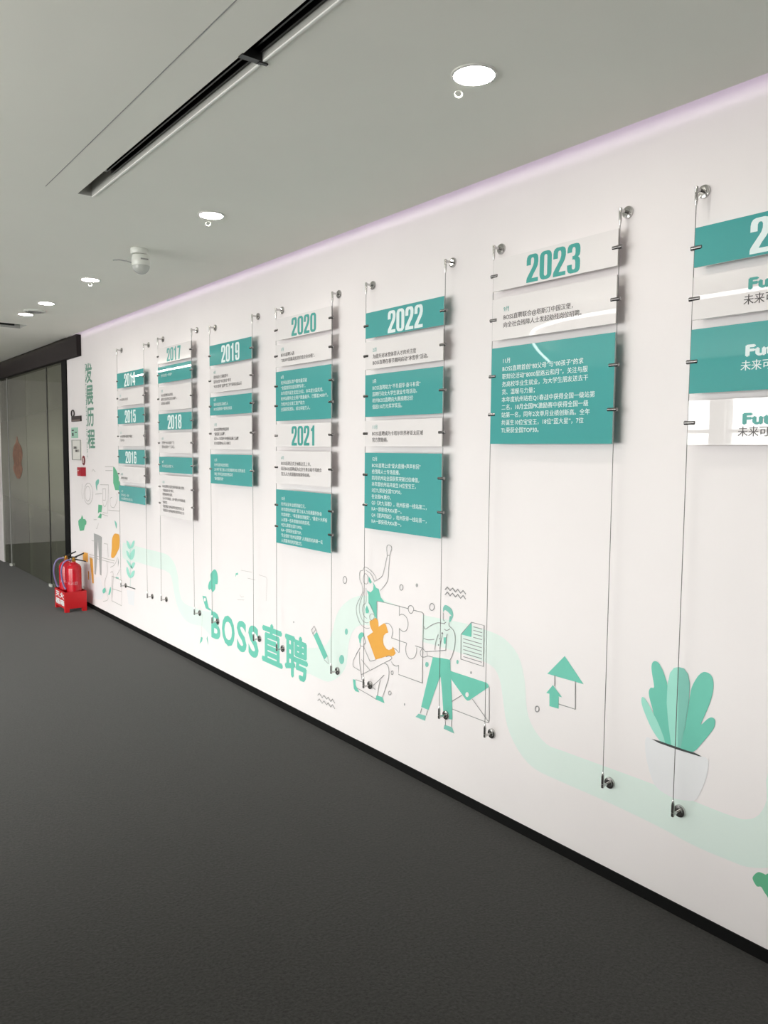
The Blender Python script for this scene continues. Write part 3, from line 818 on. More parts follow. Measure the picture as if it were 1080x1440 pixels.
# small potted twig under the first column
tw = art_fill('mural_twig_pot', [Fj([(865, 780), (975, 800), (965, 1000), (890, 975)])], M['art_pale'], 3, sm=0)
art_lines('stem', [(Fj([(915, 130), (915, 730)]), False, False)], wdt=0.004, material=M['art_green_dim'], parent=tw)
art_fill('soil', [Fj([(868, 722), (985, 762), (985, 776), (868, 736)])], M['art_soil'], 5, tw, sm=0)
for lf in ([(862, 105), (890, 120), (918, 190), (908, 218), (880, 190)], [(970, 98), (970, 150), (940, 205), (918, 195), (945, 120)],
           [(860, 240), (890, 260), (918, 330), (912, 358), (875, 310)], [(972, 215), (972, 300), (940, 365), (912, 350), (920, 270)],
           [(860, 370), (895, 390), (940, 470), (940, 490), (900, 450)], [(980, 405), (965, 460), (940, 490), (925, 450), (950, 405)],
           [(860, 510), (872, 460), (900, 530), (918, 615), (885, 590)], [(975, 515), (960, 590), (920, 618), (915, 590), (940, 530)]):
    art_fill('leaf', [Fj(lf)], M['art_green_light'], 4, tw)

# ------------------------------------------------------------------ cable display: wires, standoffs, acrylic panels
XP = -0.045                                      # plane of wires and panels
discs_top = [(172.2, 492.5), (210, 485), (230.3, 477), (277.5, 464.5), (304, 461), (364, 445), (397.5, 436.5), (478.5, 413.5), (524.5, 401.5), (637, 369.5), (705, 350.5), (881.5, 299.5), (990, 270)]
discs_bot = [(176.5, 823), (214.3, 838.5), (234, 842.5), (281.5, 862), (306, 873.5), (365, 898), (398, 912), (474, 943), (521.5, 963.5), (628, 1005.5), (692.5, 1031.5), (860, 1101.5), (957, 1140.5)]
cab = []
for (a, b), (c, d) in zip(discs_top, discs_bot):
    p, q = on_wall(a, b), on_wall(c, d)
    cab.append(((p.y + q.y) / 2, p.z, q.z))
cab.append((cab[12][0] - 0.6145, cab[12][1], cab[12][2]))
COLS = ['leftmost', 'second', 'third', 'fourth', 'fifth', 'sixth', 'rightmost']


def standoff(parent, y, z, up):
    """wall flange, stub and cable gripper; up = +1 at the top end, -1 at the bottom end"""
    mb = MB()
    mb.lathe([(0.022, 0.0), (0.022, -0.004), (0.0205, -0.007), (0.013, -0.0085), (0.0125, -0.010)], (0, y, z), 'x', 24)
    s = mb.build('wall_flange', M['steel'], parent, smooth=True)
    mb = MB(); mb.tube([(-0.009, y, z), (XP + 0.002, y, z)], 0.0055, 12)
    st_ = mb.build('stub', M['steel'], parent, smooth=True)
    mb = MB()
    d_ = -up
    mb.lathe([(0.0035, 0.009 * up), (0.0056, 0.007 * up), (0.0058, -0.006 * up), (0.0050, -0.0068 * up), (0.0058, -0.0076 * up), (0.0058, -0.034 * up), (0.0036, -0.047 * up), (0.0020, -0.052 * up)], (XP, y, z), 'z', 14)
    mb.build('cable_gripper', M['steel'], parent, smooth=True)


for k, (y, zt, zb) in enumerate(cab):
    cname = COLS[k // 2]
    side = 'left' if k % 2 == 0 else 'right'
    lab = 'steel cable with wall fixings along the %s edge of the %s panel column' % (side, cname)
    t = thing('display_cable', lab, 'cable', (0, y, zb), 'steel cables of the timeline display')
    mb = MB(); mb.tube([(XP, y, zb + 0.05), (XP, y, zt - 0.05)], 0.0013, 8, cap=False)
    mb.build('wire', M['wire'], t, smooth=True)
    standoff(t, y, zt, 1)
    standoff(t, y, zb, -1)

YR0, YR1 = 0.183, 0.445                           # where the year stands on a panel
EM, LP = 0.0242, 0.0312


def panel(ci, teal, ytop, ybot, label, year=None, lines=None, base=None, clips=(0.5,), edge_px=None):
    """ytop/ybot: heights read along the right cable (or along edge_px)"""
    yL, yR = cab[2 * ci][0], cab[2 * ci + 1][0]
    if edge_px is None:
        ex = to_px((XP, yR, 1.6))[0]
        z1, z0 = on_wall(ex + 2.5 * (1.6 - 1.6), ytop, XP).z, on_wall(ex, ybot, XP).z
        # follow the lean of the cable in the picture
        for _ in range(2):
            z1 = on_wall(to_px((XP, yR, z1))[0], ytop, XP).z
            z0 = on_wall(to_px((XP, yR, z0))[0], ybot, XP).z
    else:
        z1, z0 = on_wall(edge_px, ytop, XP).z, on_wall(edge_px, ybot, XP).z
    a, b = yL - 0.003, yR + 0.003
    t = thing('timeline_panel', label, 'panel', (XP, (a + b) / 2, z0), 'acrylic panels of the timeline display')
    mb = MB(); mb.box(XP - 0.004, XP + 0.004, b, a, z0, z1, 0, 1)
    mb.build('board', [M['teal'], M['mint_edge']] if teal else [M['white_acrylic'], M['white_edge']], t)
    xt = XP - 0.0046
    mb = MB()
    if year:
        hh = z1 - z0
        year_on_panel(mb, year, a - YR0, a - YR1, z0 + 0.055 * hh, z0 + 0.895 * hh, xt)
        mb.build('year_lettering', M['ink_white'] if teal else M['ink_teal'], t, fix=False)
    elif lines:
        px = to_px((XP, a - 0.062, 1.6))[0]
        zb = on_wall(px, base, XP).z
        if teal is None:
            pass
        text_on_wall(mb, lines[0], EM * 0.95, a - 0.062, zb, xt, 0.012, 0)
        for i, s in enumerate(lines[1:]):
            text_on_wall(mb, s, EM, a - 0.062, zb - LP * (i + 1) - 0.002, xt, 0.010 if teal else 0.016, 1)
        mb.build('lettering', [M['ink_white']] * 2 if teal else [M['ink_teal'], M['ink_dark']], t, fix=False)
    for fr_ in clips:
        z = z1 + (z0 - z1) * fr_
        for y, s in ((yL, -1), (yR, 1)):
            mb = MB()
            mb.lathe([(0.0062, -0.020), (0.0074, -0.0188), (0.0074, 0.0188), (0.0062, 0.020)], (XP, y + s * 0.008, z), 'y', 14)
            mb.build('clip', M['clip_steel'], t, smooth=True)
    return t, a, z0, z1


T2 = (0.29, 0.69)
# leftmost column
panel(0, 1, 518.0, 540.5, 'teal panel with the white year 2014, topmost of the leftmost column', '2014')
panel(0, 0, 544.0, 567.2, 'white panel with two text lines, second from top in the leftmost column', None, ['7月', 'BOSS直聘正式上线'], 558.3)
panel(0, 1, 572.3, 594.2, 'teal panel with the white year 2015, the middle year of the leftmost column', '2015')
panel(0, 0, 597.5, 627.5, 'white panel with three text lines in the middle of the leftmost column', None, ['5月', 'BOSS直聘移动端用户突破百', '万人大关。'], 610)
panel(0, 1, 633.0, 653.6, 'teal panel with the white year 2016, lowest year of the leftmost column', '2016')
panel(0, 0, 657.5, 680.6, 'white panel with two text lines just above the lowest teal one of the leftmost column', None, ['10月', '杭州分公司成立'], 668)
panel(0, 1, 686.7, 710.3, 'lowest teal panel of the leftmost column, three text lines', None, ['11月', '杭州站成立一周年', 'BOSS直聘杭州站 团队百人'], 691.7)
# 2017 / 2018
panel(1, 0, 479.0, 502.5, 'white panel with the teal year 2017, topmost of the second column', '2017')
panel(1, 1, 507.2, 532.0, 'teal panel with a light streak, second from top in the second column', None, ['3月', '杭州站成立一年用户'], 524)
panel(1, 0, 537.5, 574.0, 'white panel with four text lines in the upper half of the second column', None, ['7月', 'BOSS直聘推出全新版,', '服务全国求职者及企业用户。', '直聘进入新阶段'], 551.7)
panel(1, 1, 578.8, 603.3, 'teal panel with the white year 2018, the lower year of the second column', '2018')
panel(1, 0, 607.5, 637.5, 'white panel with three text lines in the lower half of the second column', None, ['6月', '世界杯“BOSS直聘”广告', '获得全国用户广泛关注。'], 618.3)
panel(1, 1, 643.7, 667.0, 'lowest teal panel of the second column, one text line', None, ['8月', '杭州站团队规模扩大,'], 650.8)
panel(1, 0, 671.0, 733.3, 'tall white panel with seven text lines at the bottom of the second column', None,
      ['12月', 'BOSS直聘在全国范围获得最佳雇主奖项', '“年度最佳企业”称号，', '杭州站获得全国奖，', '与人才共同成长，用户服务水平再创新高', '“新锐”奖', '“最佳团队”杭州站获得全国奖项 第二名', '“最佳新人”杭州站获得全国奖项 前三名'], 679, T2)
# 2019
panel(2, 1, 473.3, 504.0, 'teal panel with the white year 2019, topmost of the third column', '2019')
panel(2, 0, 508.5, 545.8, 'white panel with four text lines, second from top in the third column', None, ['4月', '杭州站在全国联赛中', '获得全国“年度最佳”称号', '“BOSS直聘”品牌“找工作”获得全国认可'], 525.8)
panel(2, 1, 552.5, 580.5, 'narrow teal panel with two text lines, middle of the third column', None, ['6月', '杭州站团队突破百人', 'BOSS直聘用户数再创新高'], 564)
panel(2, 0, 584.0, 632.5, 'white panel with four text lines near the bottom of the third column', None, ['11月', 'BOSS直聘杭州站获得', '“最佳雇主品牌”，', '成为人力资源行业值得信赖之品牌', 'BOSS直聘MAU达1000万'], 599)
panel(2, 1, 640.0, 684.6, 'lowest teal panel of the third column, four text lines', None, ['12月', '杭州站获年度优秀奖', '2019年“浙江省人力资源服务协会 优秀会员', '单位”称号及年度优秀奖项', '“最佳服务商”'], 648.5)
# 2020 / 2021
panel(3, 0, 430.0, 463.0, 'white panel with the teal year 2020, topmost of the fourth column', '2020')
panel(3, 0, 470.0, 504.5, 'white panel with three short text lines, second from top in the fourth column', None, ['1月', 'BOSS直聘入选', '“2020中国最具投资价值企业50强”。'], 493.8)
panel(3, 1, 512.0, 588.5, 'tall teal panel with seven text lines in the middle of the fourth column', None,
      ['6月', '杭州站团队用户服务量突破', '“全国首家抗疫招聘专场”，', '本年度共诞生宝宝王5位，本年度全国奖项。', '杭州站服务企业用户数量最多，已覆盖24000个。', '为杭州企业复工复产助力', '全国获奖团队，成功突破万人。'], 532.7, T2)
panel(3, 0, 593.7, 628.6, 'white panel with the teal year 2021, the lower year of the fourth column', '2021')
panel(3, 0, 635.0, 685.4, 'white panel with four text lines in the lower half of the fourth column', None, ['6月', 'BOSS直聘正式于纳斯达克上市，', '同月BOSS直聘成为北京冬奥会和冬残奥会', '官方人力资源服务独家供应商。'], 645.7)
panel(3, 1, 694.9, 778.0, 'tall teal panel with nine text lines at the bottom of the fourth column', None,
      ['10月', '杭州站全年业绩突破亿元，', '本年度杭州站获“浙江省人力资源服务协会', '年度新锐”、“年度最佳贡献奖”、“最佳十大样板', '人资第一名年度服务机构奖项。', '9位TL荣获全国TOP30。', 'KA一部荣获全国TOP。', '专业组织“杭州站荣获”人资服务机构第一名', '人资服务机构突破2万。'], 702.6, T2)
# 2022
panel(4, 1, 416.2, 456.7, 'teal panel with the white year 2022, topmost of the fifth column', '2022')
panel(4, 0, 462.5, 506.2, 'white panel with three text lines, second from top in the fifth column', None, ['2月', '为提升对冰雪体育人才的关注度', 'BOSS直聘在春节期间启动“冰雪季”活动。'], 495)
panel(4, 1, 515.0, 581.3, 'teal panel with five text lines in the middle of the fifth column', None, ['3月', 'BOSS直聘助力“不负韶华·奋斗有我”', '国聘行动女大学生就业专场活动。', '杭州BOSS直聘向大赛捐赠总价', '值超150万元奖学奖品。'], 539)
panel(4, 0, 587.5, 628.0, 'white panel with three text lines in the lower half of the fifth column', None, ['11月', 'BOSS直聘成为卡塔尔世界杯亚太区域', '官方赞助商。'], 603)
panel(4, 1, 638.0, 757.5, 'tall teal panel with eleven text lines at the bottom of the fifth column', None,
      ['12月', 'BOSS直聘上线“爱火直播×声声有回”', '给残障人士专场直播，', '四月杭州站全国获奖突破过往峰值，', '本年度杭州站共诞生14位宝宝王，', '5位TL荣获全国TOP30，', '在全国PK赛中，', 'Q3《对九当歌》，杭州获得一线站第二，', 'KA一部获得大KA第一。', 'Q4《夏声四起》，杭州获得一线站第一，', 'KA一部获得大KA第一。'], 647.5, T2)
# 2023
panel(5, 0, 321.1, 373.3, 'white panel with the teal year 2023, topmost of the sixth column', '2023')
panel(5, 0, 386.2, 454.4, 'white panel with three text lines, second from top in the sixth column', None, ['9月', 'BOSS直聘联合@塔斯汀中国汉堡，', '向全社会残障人士发起助残岗位招聘。'], 438.8)
panel(5, 1, 467.1, 624.0, 'large teal panel with ten text lines at the bottom of the sixth column', None,
      ['11月', 'BOSS直聘首创“80父母”与“00孩子”的求', '职辩论活动“8000里路云和月”，关注与服', '务高校毕业生就业，为大学生朋友送去干', '货、温暖与力量；', '本年度杭州站在Q1春战中获得全国一级站第', '二名，10月全国PK激励赛中获得全国一级', '站第一名，同年2次单月业绩创新高。全年', '共诞生10位宝宝王，18位“蓝大星”，7位', 'TL荣获全国TOP30。'], 511, T2)
# rightmost column, cut by the edge of the view


def future(r, teal, by, cy):
    t, a, z0, z1 = r
    mb = MB()
    zb = on_wall(1053, by, XP).z
    vs, fs = glyphs('Future', 0.05, 3)
    xt = XP - 0.0046
    s = 0.046
    mb.add([(xt - c, a - 0.182 - p * s * 1.5, zb + q * s) for p, q, c in vs], fs, 0)
    text_on_wall(mb, '未来可期', 0.0335, a - 0.170, on_wall(1055, cy, XP).z, xt, 0.012, 1)
    mb.build('lettering', [M['ink_white']] * 2 if teal else [M['ink_teal'], M['ink_dark']], t, fix=False)


panel(6, 1, 320.6, 376.1, 'teal panel with a year cut by the right edge, topmost of the rightmost column', '2024', edge_px=981)
future(panel(6, 0, 390.0, 449.7, 'white Future panel, upper of the two white ones at the right edge', edge_px=980), 0, 407.0, 427.0)
future(panel(6, 1, 463.6, 553.3, 'teal Future panel between two white ones at the right edge', edge_px=977), 1, 500.5, 519.5)
future(panel(6, 0, 563.6, 625.6, 'white Future panel with window reflections, lowest at the right edge', edge_px=974), 0, 596.0, 612.5)

# ------------------------------------------------------------------ ceiling fittings
DL = [((668, 105), 'nearest round downlight, large and bright at the upper right of the ceiling', 0.061),
      ((297, 302), 'round downlight second from the camera, above the white dome camera', 0.055),
      ((128, 393), 'round downlight third from the camera, beyond the dome camera', 0.055),
      ((65, 426), 'round downlight fourth from the camera, just right of the vent', 0.055),
      ((31, 441), 'farthest round downlight, left of the round vent', 0.055)]
for k, (pp, lab, rr) in enumerate(DL):
    p = on_level(*pp)
    p.x = -0.757
    if k == 4:
        p.y = on_level(*pp).y
    t = thing('downlight', lab, 'light', (p.x, p.y, H), 'round ceiling downlights')
    mb = MB(); mb.lathe([(rr + 0.007, 0.0), (rr + 0.007, -0.003), (rr + 0.004, -0.005), (rr, -0.005), (rr, 0.0)], (p.x, p.y, H), 'z', 32)
    mb.build('rim', M['lamp_rim'], t, smooth=True)
    mb = MB(); mb.lathe([(rr - 0.001, -0.0052), (rr - 0.006, -0.0062)], (p.x, p.y, H), 'z', 32)
    mb.build('diffuser', M['lamp'], t)
    if k < 3:
        mb = MB()
        c = Vector((p.x, p.y, H - 0.014)) + (on_level(646, 126) - on_level(668, 105))
        mb.tube([c + RGT * 0.0115 * math.cos(a_ * math.pi / 6) + UPV * 0.0105 * math.sin(a_ * math.pi / 6) for a_ in range(13)], 0.0026, 6)
        mb.build('ring_tab', M['plastic'], t, smooth=True)

# two black slot diffusers sitting in the recesses
def slot(label, rect, along, zt=H + 0.088):
    x0, x1, y0, y1 = rect
    t = thing('slot_diffuser', label, 'vent', ((x0 + x1) / 2, (y0 + y1) / 2, zt))
    wd = (x1 - x0) if along == 'y' else (y1 - y0)
    for a_, b_, nm, dz in ((0.0, 0.07, 'rail', 0.082), (0.88, 1.0, 'rail', 0.072), (0.30, 0.42, 'blade', 0.062), (0.58, 0.68, 'blade', 0.064)):
        mb = MB()
        if along == 'y':
            mb.box(x0 + wd * a_, x0 + wd * b_, y0, y1, zt - dz, zt)
        else:
            mb.box(x0, x1, y0 + wd * a_, y0 + wd * b_, zt - dz, zt)
        mb.build(nm, M['soft_black'], t)
    mb = MB(); mb.box(x0, x1, y0, y1, zt - 0.030, zt); mb.build('back_plate', M['soft_black'], t)
    return t


e1 = on_level(143, 252, H + 0.05)
s1 = slot('long black slot diffuser recessed in the ceiling at the upper left', (-1.3425, -1.288, -1.15, 3.30), 'y')
mb = MB(); mb.box(-1.2825, -1.2765, -1.2, 3.585, H - 0.004, H + 0.0005); mb.build('lip', M['lip'], s1)
p = on_level(353, 82)
mb = MB(); mb.box(-1.346, -1.276, p.y - 0.012, p.y + 0.012, H - 0.004, H + 0.02); mb.box(-1.290, -1.262, p.y - 0.007, p.y + 0.004, H - 0.006, H - 0.002)
mb.build('joint_bracket', M['soft_black'], s1)
mb = MB(); mb.box(-1.338, -1.296, 3.302, 3.34, H + 0.035, H + 0.08); mb.build('end_clip', M['plastic'], s1)
slot('far black slot diffuser at the left edge under the farthest downlight', (-3.15, -0.66, 7.675, 7.90), 'x')

# round vent
p = on_level(49, 437)
t = thing('ceiling_vent', 'small round vent in the ceiling between the farthest downlights', 'vent', (p.x, p.y, H))
mb = MB(); mb.lathe([(0.085, 0.0), (0.085, -0.004), (0.076, -0.012), (0.066, -0.012), (0.066, 0.0)], (p.x, p.y, H), 'z', 32); mb.build('rim', M['plastic'], t, smooth=True)
for rr in (0.052, 0.034, 0.016):
    mb = MB(); mb.lathe([(rr + 0.006, -0.001), (rr + 0.006, -0.010), (rr - 0.004, -0.014), (rr - 0.004, -0.001)], (p.x, p.y, H), 'z', 24); mb.build('ring', M['grey_plastic'], t, smooth=True)

# dome camera
p = on_level(196, 350)
t = thing('dome_camera', 'white dome security camera hanging from the ceiling', 'camera', (p.x, p.y, H))
mb = MB(); mb.lathe([(0.046, 0.0), (0.048, -0.003), (0.048, -0.026), (0.044, -0.031)], (p.x, p.y, H), 'z', 28); mb.build('base', M['plastic'], t, smooth=True)
mb = MB(); mb.lathe([(0.038, -0.031), (0.046, -0.036), (0.050, -0.055), (0.050, -0.088), (0.047, -0.092)], (p.x + 0.008, p.y, H), 'z', 28); mb.build('housing', M['plastic'], t, smooth=True)
mb = MB(); mb.lathe([(0.046, -0.090)] + [(0.046 * math.cos(a_), -0.092 - 0.044 * math.sin(a_)) for a_ in [i * math.pi / 18 for i in range(9)]], (p.x + 0.008, p.y, H), 'z', 28); mb.build('dome', mat('smoked_dome', (0.50, 0.51, 0.48, 1), 0.08, noise=0.02), t, smooth=True)
L_ = Vector((-RGT.x, -RGT.y, 0))
c0 = Vector((p.x + 0.008, p.y, H - 0.075))
mb = MB(); mb.tube([c0 + L_ * a_ + Vector((0, 0, b_)) for a_, b_ in ((0.045, 0.0), (0.08, 0.010), (0.12, 0.016), (0.155, 0.014))], 0.0028, 8); mb.build('cable', M['grey_plastic'], t, smooth=True)
mb = MB(); mb.box(p.x - 0.012, p.x + 0.03, p.y - 0.0515, p.y - 0.0495, H - 0.066, H - 0.058); mb.build('lens_slot', M['grey_plastic'], t)

# pendant lamps further out in the office (they show as streaks in the panels)
pts = [(-2.36, -2.0), (-2.36, 0.5), (-2.36, 2.5), (-2.34, 3.4), (-2.36, 3.9), (-2.55, 4.35), (-2.95, 4.75), (-3.6, 5.25), (-4.4, 5.8)]
t = thing('curved_pendant_lamp', 'white curved pendant lamp over the office floor', 'light', (-2.7, 4.3, 2.58))
mb = MB(); mb.tube([(a_, b_, 2.585) for a_, b_ in smooth(pts, False, 6)], 0.013, 8); mb.build('light_tube', M['pendant'], t, smooth=True)
for a_, b_ in ((-2.36, -1.6), (-2.36, 1.0), (-2.36, 3.2), (-2.95, 4.75), (-4.1, 5.6)):
    mb = MB(); mb.tube([(a_, b_, 2.60), (a_, b_, H)], 0.003, 6); mb.build('hanger', M['soft_black'], t)
t = thing('straight_pendant_lamp', 'white straight pendant lamp over the far office floor', 'light', (-1.6, 9.6, 2.58))
mb = MB(); mb.tube([(-1.58, 8.6, 2.585), (-1.58, 10.8, 2.585)], 0.009, 8); mb.build('light_tube', M['pendant_far'], t, smooth=True)
for b_ in (8.9, 10.5):
    mb = MB(); mb.tube([(-1.58, b_, 2.60), (-1.58, b_, H)], 0.003, 6); mb.build('hanger', M['soft_black'], t)

# unseen low cabinets added on the window side to shade the wall foot
for y0, y1, lab in ((-3.2, -0.7, 'added low grey cabinet run out of view near the back wall'), (-0.6, 3.2, 'added low grey cabinet run out of view facing the picture wall')):
    t = thing('shading_cabinet', lab, 'cabinet', (-3.68, (y0 + y1) / 2, 0))
    mb = MB(); mb.box(-3.9, -3.45, y0, y1, 0.06, 0.90); mb.build('body', M['cabinet'], t)
    mb = MB(); mb.box(-3.87, -3.48, y0 + 0.02, y1 - 0.02, 0.0, 0.06); mb.build('plinth', M['black'], t)
    mb = MB(); mb.box(-3.92, -3.43, y0 - 0.01, y1 + 0.01, 0.90, 0.93); mb.build('top', M['plastic'], t)
    nd = 4
    for i in range(nd):
        a_, b_ = y0 + (y1 - y0) * i / nd + 0.006, y0 + (y1 - y0) * (i + 1) / nd - 0.006
        mb = MB(); mb.box(-3.45, -3.435, a_, b_, 0.07, 0.89); dr = mb.build('door', M['cabinet'], t)
        mb = MB(); mb.box(-3.435, -3.42, b_ - 0.05, b_ - 0.035, 0.5, 0.65); mb.build('handle', M['steel'], dr)

# ------------------------------------------------------------------ signs at the left end of the wall
def rect_on_wall(mb, x0, x1, y0, y1, d0, d1, cx=None, mi=0):
    c = cx or (x0 + x1) / 2
    a, b = on_wall(x0, (y0 + y1) / 2, d1).y, on_wall(x1, (y0 + y1) / 2, d1).y
    z0, z1 = on_wall(c, y1, d1).z, on_wall(c, y0, d1).z
    mb.box(d1, d0, b, a, z0, z1, mi)
    return a, b, z0, z1


t = thing('door_plate', 'dark brown name plate with a ring on the wall beside the glass door', 'sign', on_wall(106, 592))
mb = MB(); a, b, z0, z1 = rect_on_wall(mb, 100.2, 113.2, 585, 592.6, 0.0, -0.012); mb.build('plate', M['sign_dark'], t)
mb = MB(); mb.box(-0.0135, -0.012, b + 0.01, a - 0.01, z0 + 0.004, z0 + 0.018); mb.build('pale_stripe', mat('plate_stripe', srgb(120, 104, 98), 0.4, noise=0.03), t)
c = on_wall(102.2, 581.5, -0.008)
mb = MB(); mb.tube([c + Vector((0, 0.05 * math.cos(i * math.pi / 8), 0.034 * math.sin(i * math.pi / 8))) for i in range(17)], 0.006, 6); mb.build('ring', M['sign_dark'], t, smooth=True)
t = thing('green_notice', 'small pale green square notice above the framed notice', 'sign', on_wall(105, 616))
mb = MB(); a, b, z0, z1 = rect_on_wall(mb, 100.2, 109.3, 601.3, 616, 0.0, -0.004); mb.build('sheet', M['sign_green'], t)
mb = MB(); hz = z1 - z0
mb.box(-0.0048, -0.004, a - 0.09, a - 0.02, z1 - hz * 0.32, z1 - hz * 0.2); mb.box(-0.0048, -0.004, b + 0.03, a - 0.13, z1 - hz * 0.52, z1 - hz * 0.42); mb.box(-0.0048, -0.004, a - 0.08, a - 0.03, z0 + hz * 0.2, z0 + hz * 0.5)
mb.build('printed_marks', M['art_soil'], t)
t = thing('framed_notice', 'white notice in a thin dark frame beside the glass door', 'sign', on_wall(108, 647))
mb = MB(); a, b, z0, z1 = rect_on_wall(mb, 101.5, 114.0, 618.5, 647, 0.0, -0.006); mb.build('sheet', M['sign_white'], t)
for nm, q in (('frame_rail', (b, a, z1 - 0.006, z1)), ('frame_rail', (b, a, z0, z0 + 0.006)), ('frame_rail', (a - 0.012, a, z0 + 0.006, z1 - 0.006)), ('frame_rail', (b, b + 0.012, z0 + 0.006, z1 - 0.006))):
    mb = MB(); mb.box(-0.012, -0.006, q[0], q[1], q[2], q[3]); mb.build(nm, M['grey_plastic'], t)
mb = MB()
text_fit(mb, '温馨提示', a - 0.05, a - 0.17, z0 + 0.115, z0 + 0.14, -0.0066, 0.02)
text_fit(mb, '请随手关门', a - 0.11, a - 0.24, z0 + 0.082, z0 + 0.107, -0.0066, 0.02)
mb.build('lettering', M['ink_dark'], t, fix=False)
c = on_wall(117.3, 647.5, -0.004)
t = thing('round_fire_sign', 'small round dark red sign above the fire alarm box', 'sign', c)
mb = MB(); mb.lathe([(0.048, 0.004), (0.048, 0.0), (0.046, -0.001)], tuple(c), 'x', 28); mb.build('disc', mat('sign_red', srgb(120, 30, 40), 0.4, noise=0.03), t)
mb = MB(); mb.box(c.x - 0.0022, c.x - 0.001, c.y - 0.012, c.y + 0.010, c.z - 0.006, c.z + 0.024); mb.box(c.x - 0.0022, c.x - 0.001, c.y - 0.012, c.y + 0.018, c.z - 0.022, c.z - 0.010); mb.build('pictogram', M['sign_white'], t)
t = thing('fire_alarm_box', 'red fire alarm call box on the wall near the glass door', 'alarm', on_wall(114, 663))
mb = MB(); a, b, z0, z1 = rect_on_wall(mb, 108.6, 113.6, 657.2, 669.4, 0.0, -0.05)
mb.build('housing', M['red_dark'], t)
mb = MB(); mb.box(-0.054, -0.05, b + 0.02, a - 0.02, z0 + 0.02, z0 + 0.05); mb.build('push_plate', M['red'], t)
mb = MB(); mb.box(-0.0525, -0.05, a - 0.05, a - 0.03, z0 + 0.028, z0 + 0.06); mb.build('pale_mark', M['sign_white'], t)

# ------------------------------------------------------------------ fire extinguishers in their box
fl, fr_ = on_level(92, 862, 0), on_level(118.3, 859, 0)
bx0, bx1, by0 = fl.x, -0.075, fl.y
by1 = by0 + 0.36
BH = 0.20
t = thing('extinguisher_box', 'red open metal box on short legs holding two fire extinguishers', 'box', ((bx0 + bx1) / 2, by0, 0))
for nm, q in (('front_panel', (bx0, bx1, by0, by0 + 0.004, 0.035, BH)), ('back_panel', (bx0, bx1, by1 - 0.004, by1, 0.035, BH)),
              ('side_panel', (bx0, bx0 + 0.004, by0 + 0.004, by1 - 0.004, 0.035, BH)), ('side_panel', (bx1 - 0.004, bx1, by0 + 0.004, by1 - 0.004, 0.035, BH)),
              ('bottom_panel', (bx0 + 0.004, bx1 - 0.004, by0 + 0.004, by1 - 0.004, 0.035, 0.039))):
    mb = MB(); mb.box(*q); mb.build(nm, M['red_box'], t)
for a, b in ((bx0, by0), (bx1 - 0.04, by0), (bx0, by1 - 0.04), (bx1 - 0.04, by1 - 0.04)):
    mb = MB(); mb.box(a, a + 0.04, b, b + 0.04, 0.0, 0.035); mb.build('leg', M['red_box'], t)
mb = MB()
text_fit(mb, '灭火', by1 - 0.03, by0 + 0.03, 0.125, 0.185, bx0 - 0.0008, 0.03)
text_fit(mb, '器箱', by1 - 0.03, by0 + 0.03, 0.055, 0.115, bx0 - 0.0008, 0.03)
mb.build('lettering', M['ink_white'], t, fix=False)


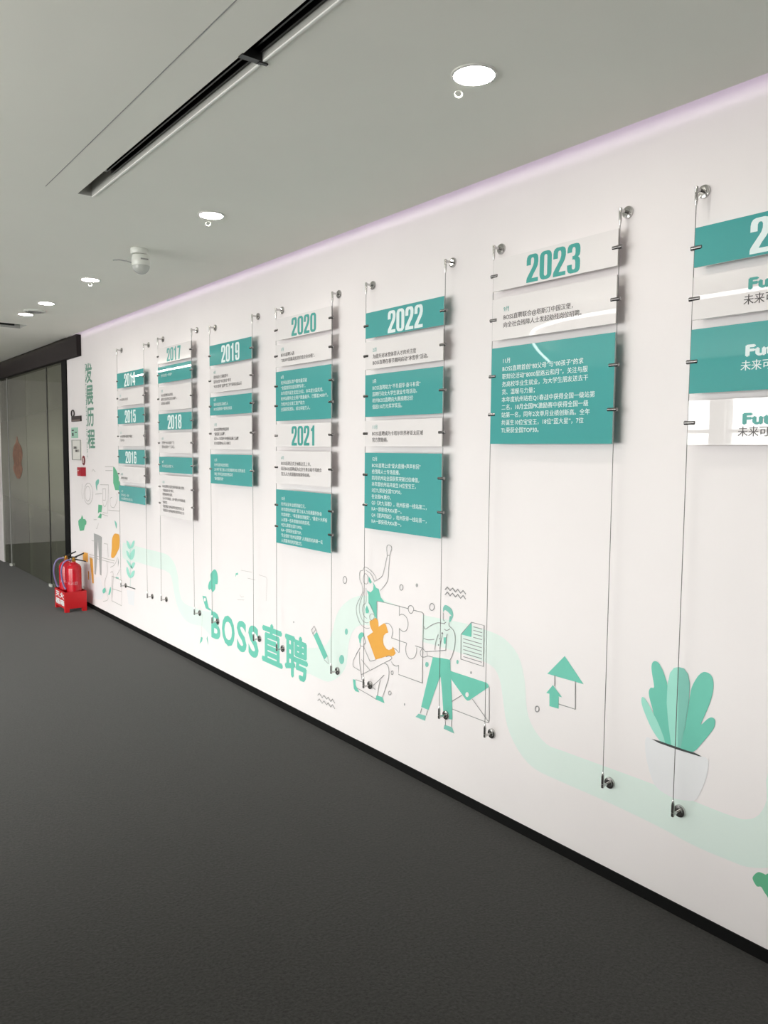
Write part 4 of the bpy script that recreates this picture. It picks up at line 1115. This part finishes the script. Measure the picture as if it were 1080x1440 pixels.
def extinguisher(cx, cy, lab, lean):
    R_ = 0.070
    t = thing('fire_extinguisher', lab, 'extinguisher', (cx, cy, 0.0395), 'fire extinguishers in the red box')
    mb = MB()
    z = 0.0395
    mb.lathe([(R_ - 0.008, 0), (R_, 0.008), (R_, 0.375), (R_ - 0.004, 0.395), (R_ - 0.018, 0.415), (R_ - 0.040, 0.430), (0.020, 0.436), (0.018, 0.446)], (cx, cy, z), 'z', 32)
    mb.build('cylinder', M['red'], t, smooth=True)
    mb = MB(); mb.lathe([(0.018, 0.446), (0.020, 0.450), (0.020, 0.466), (0.013, 0.470), (0.013, 0.486)], (cx, cy, z), 'z', 18); mb.build('valve', M['brass'], t, smooth=True)
    d = Vector((RGT.x, RGT.y, 0)).normalized()
    c = Vector((cx, cy, z))
    mb = MB(); mb.tube([c - d * 0.015 + Vector((0, 0, 0.476)), c + d * 0.10 + Vector((0, 0, 0.528))], [0.008, 0.006], 8); mb.tube([c + d * 0.03 + Vector((0, 0, 0.486)), c - d * 0.02 + Vector((0, 0, 0.490))], 0.007, 8)
    mb.build('lever', M['soft_black'], t, smooth=True)
    mb = MB(); mb.tube([c + Vector((0, 0, 0.468)), c + d * 0.075 + Vector((0, 0, 0.456)), c + d * 0.12 + Vector((0, 0, 0.446))], [0.007, 0.006, 0.005], 8); mb.build('carry_handle', M['soft_black'], t, smooth=True)
    mb = MB(); mb.tube([c - d * 0.02 + Vector((0, 0, 0.462)), c - d * 0.035 + Vector((0, 0, 0.462))], 0.012, 12); mb.build('gauge', M['plastic'], t, smooth=True)
    nrm = Vector((-UPV.x, -UPV.y, 0))
    fw = Vector((-_f.x, -_f.y, 0)).normalized()
    hp = [c - d * 0.012 + Vector((0, 0, 0.458)), c - d * 0.05 + fw * 0.03 + Vector((0, 0, 0.462)), c - d * 0.088 + fw * 0.04 + Vector((0, 0, 0.43)), c - d * 0.108 + fw * 0.04 + Vector((0, 0, 0.36)),
          c - d * 0.108 + fw * 0.03 + Vector((0, 0, 0.28)), c - d * 0.092 + fw * 0.02 + Vector((0, 0, 0.20)), c - d * 0.074 + fw * 0.022 + Vector((0, 0, 0.172))]
    mb = MB()
    P3 = []
    for i in range(len(hp) - 1):
        p0, p1, p2, p3 = hp[max(0, i - 1)], hp[i], hp[i + 1], hp[min(len(hp) - 1, i + 2)]
        for s in range(4):
            u = s / 4
            P3.append(0.5 * ((2 * p1) + (p2 - p0) * u + (2 * p0 - 5 * p1 + 4 * p2 - p3) * u * u + (3 * p1 - p0 - 3 * p2 + p3) * u ** 3))
    P3.append(hp[-1])
    mb.tube(P3, 0.0085, 10); mb.build('hose', M['hose'], t, smooth=True)
    # curved paper label with lettering, facing the corridor
    ang = math.atan2(fw.y, fw.x) + 0.12
    mb = MB()
    rr = R_ + 0.0006
    vs, fs = glyphs('灭火器', 0.0, 2)
    wd = max(v[0] for v in vs)
    mb.add([(cx + (rr + c) * math.cos(ang + (a - wd / 2) * 0.036 / rr), cy + (rr + c) * math.sin(ang + (a - wd / 2) * 0.036 / rr), z + 0.225 + b * 0.036) for a, b, c in vs], fs)
    mb.build('lettering', mat('pink_print', srgb(206, 150, 156), 0.4, noise=0.05, scale=60), t, fix=False)
    return t


mx_ = (bx0 + bx1) / 2
extinguisher(mx_ + 0.012, by0 + 0.090, 'front red fire extinguisher standing in the red box, full length in view', 0)
extinguisher(mx_ - 0.012, by0 + 0.262, 'rear red fire extinguisher in the red box, half hidden by the front one', 0)
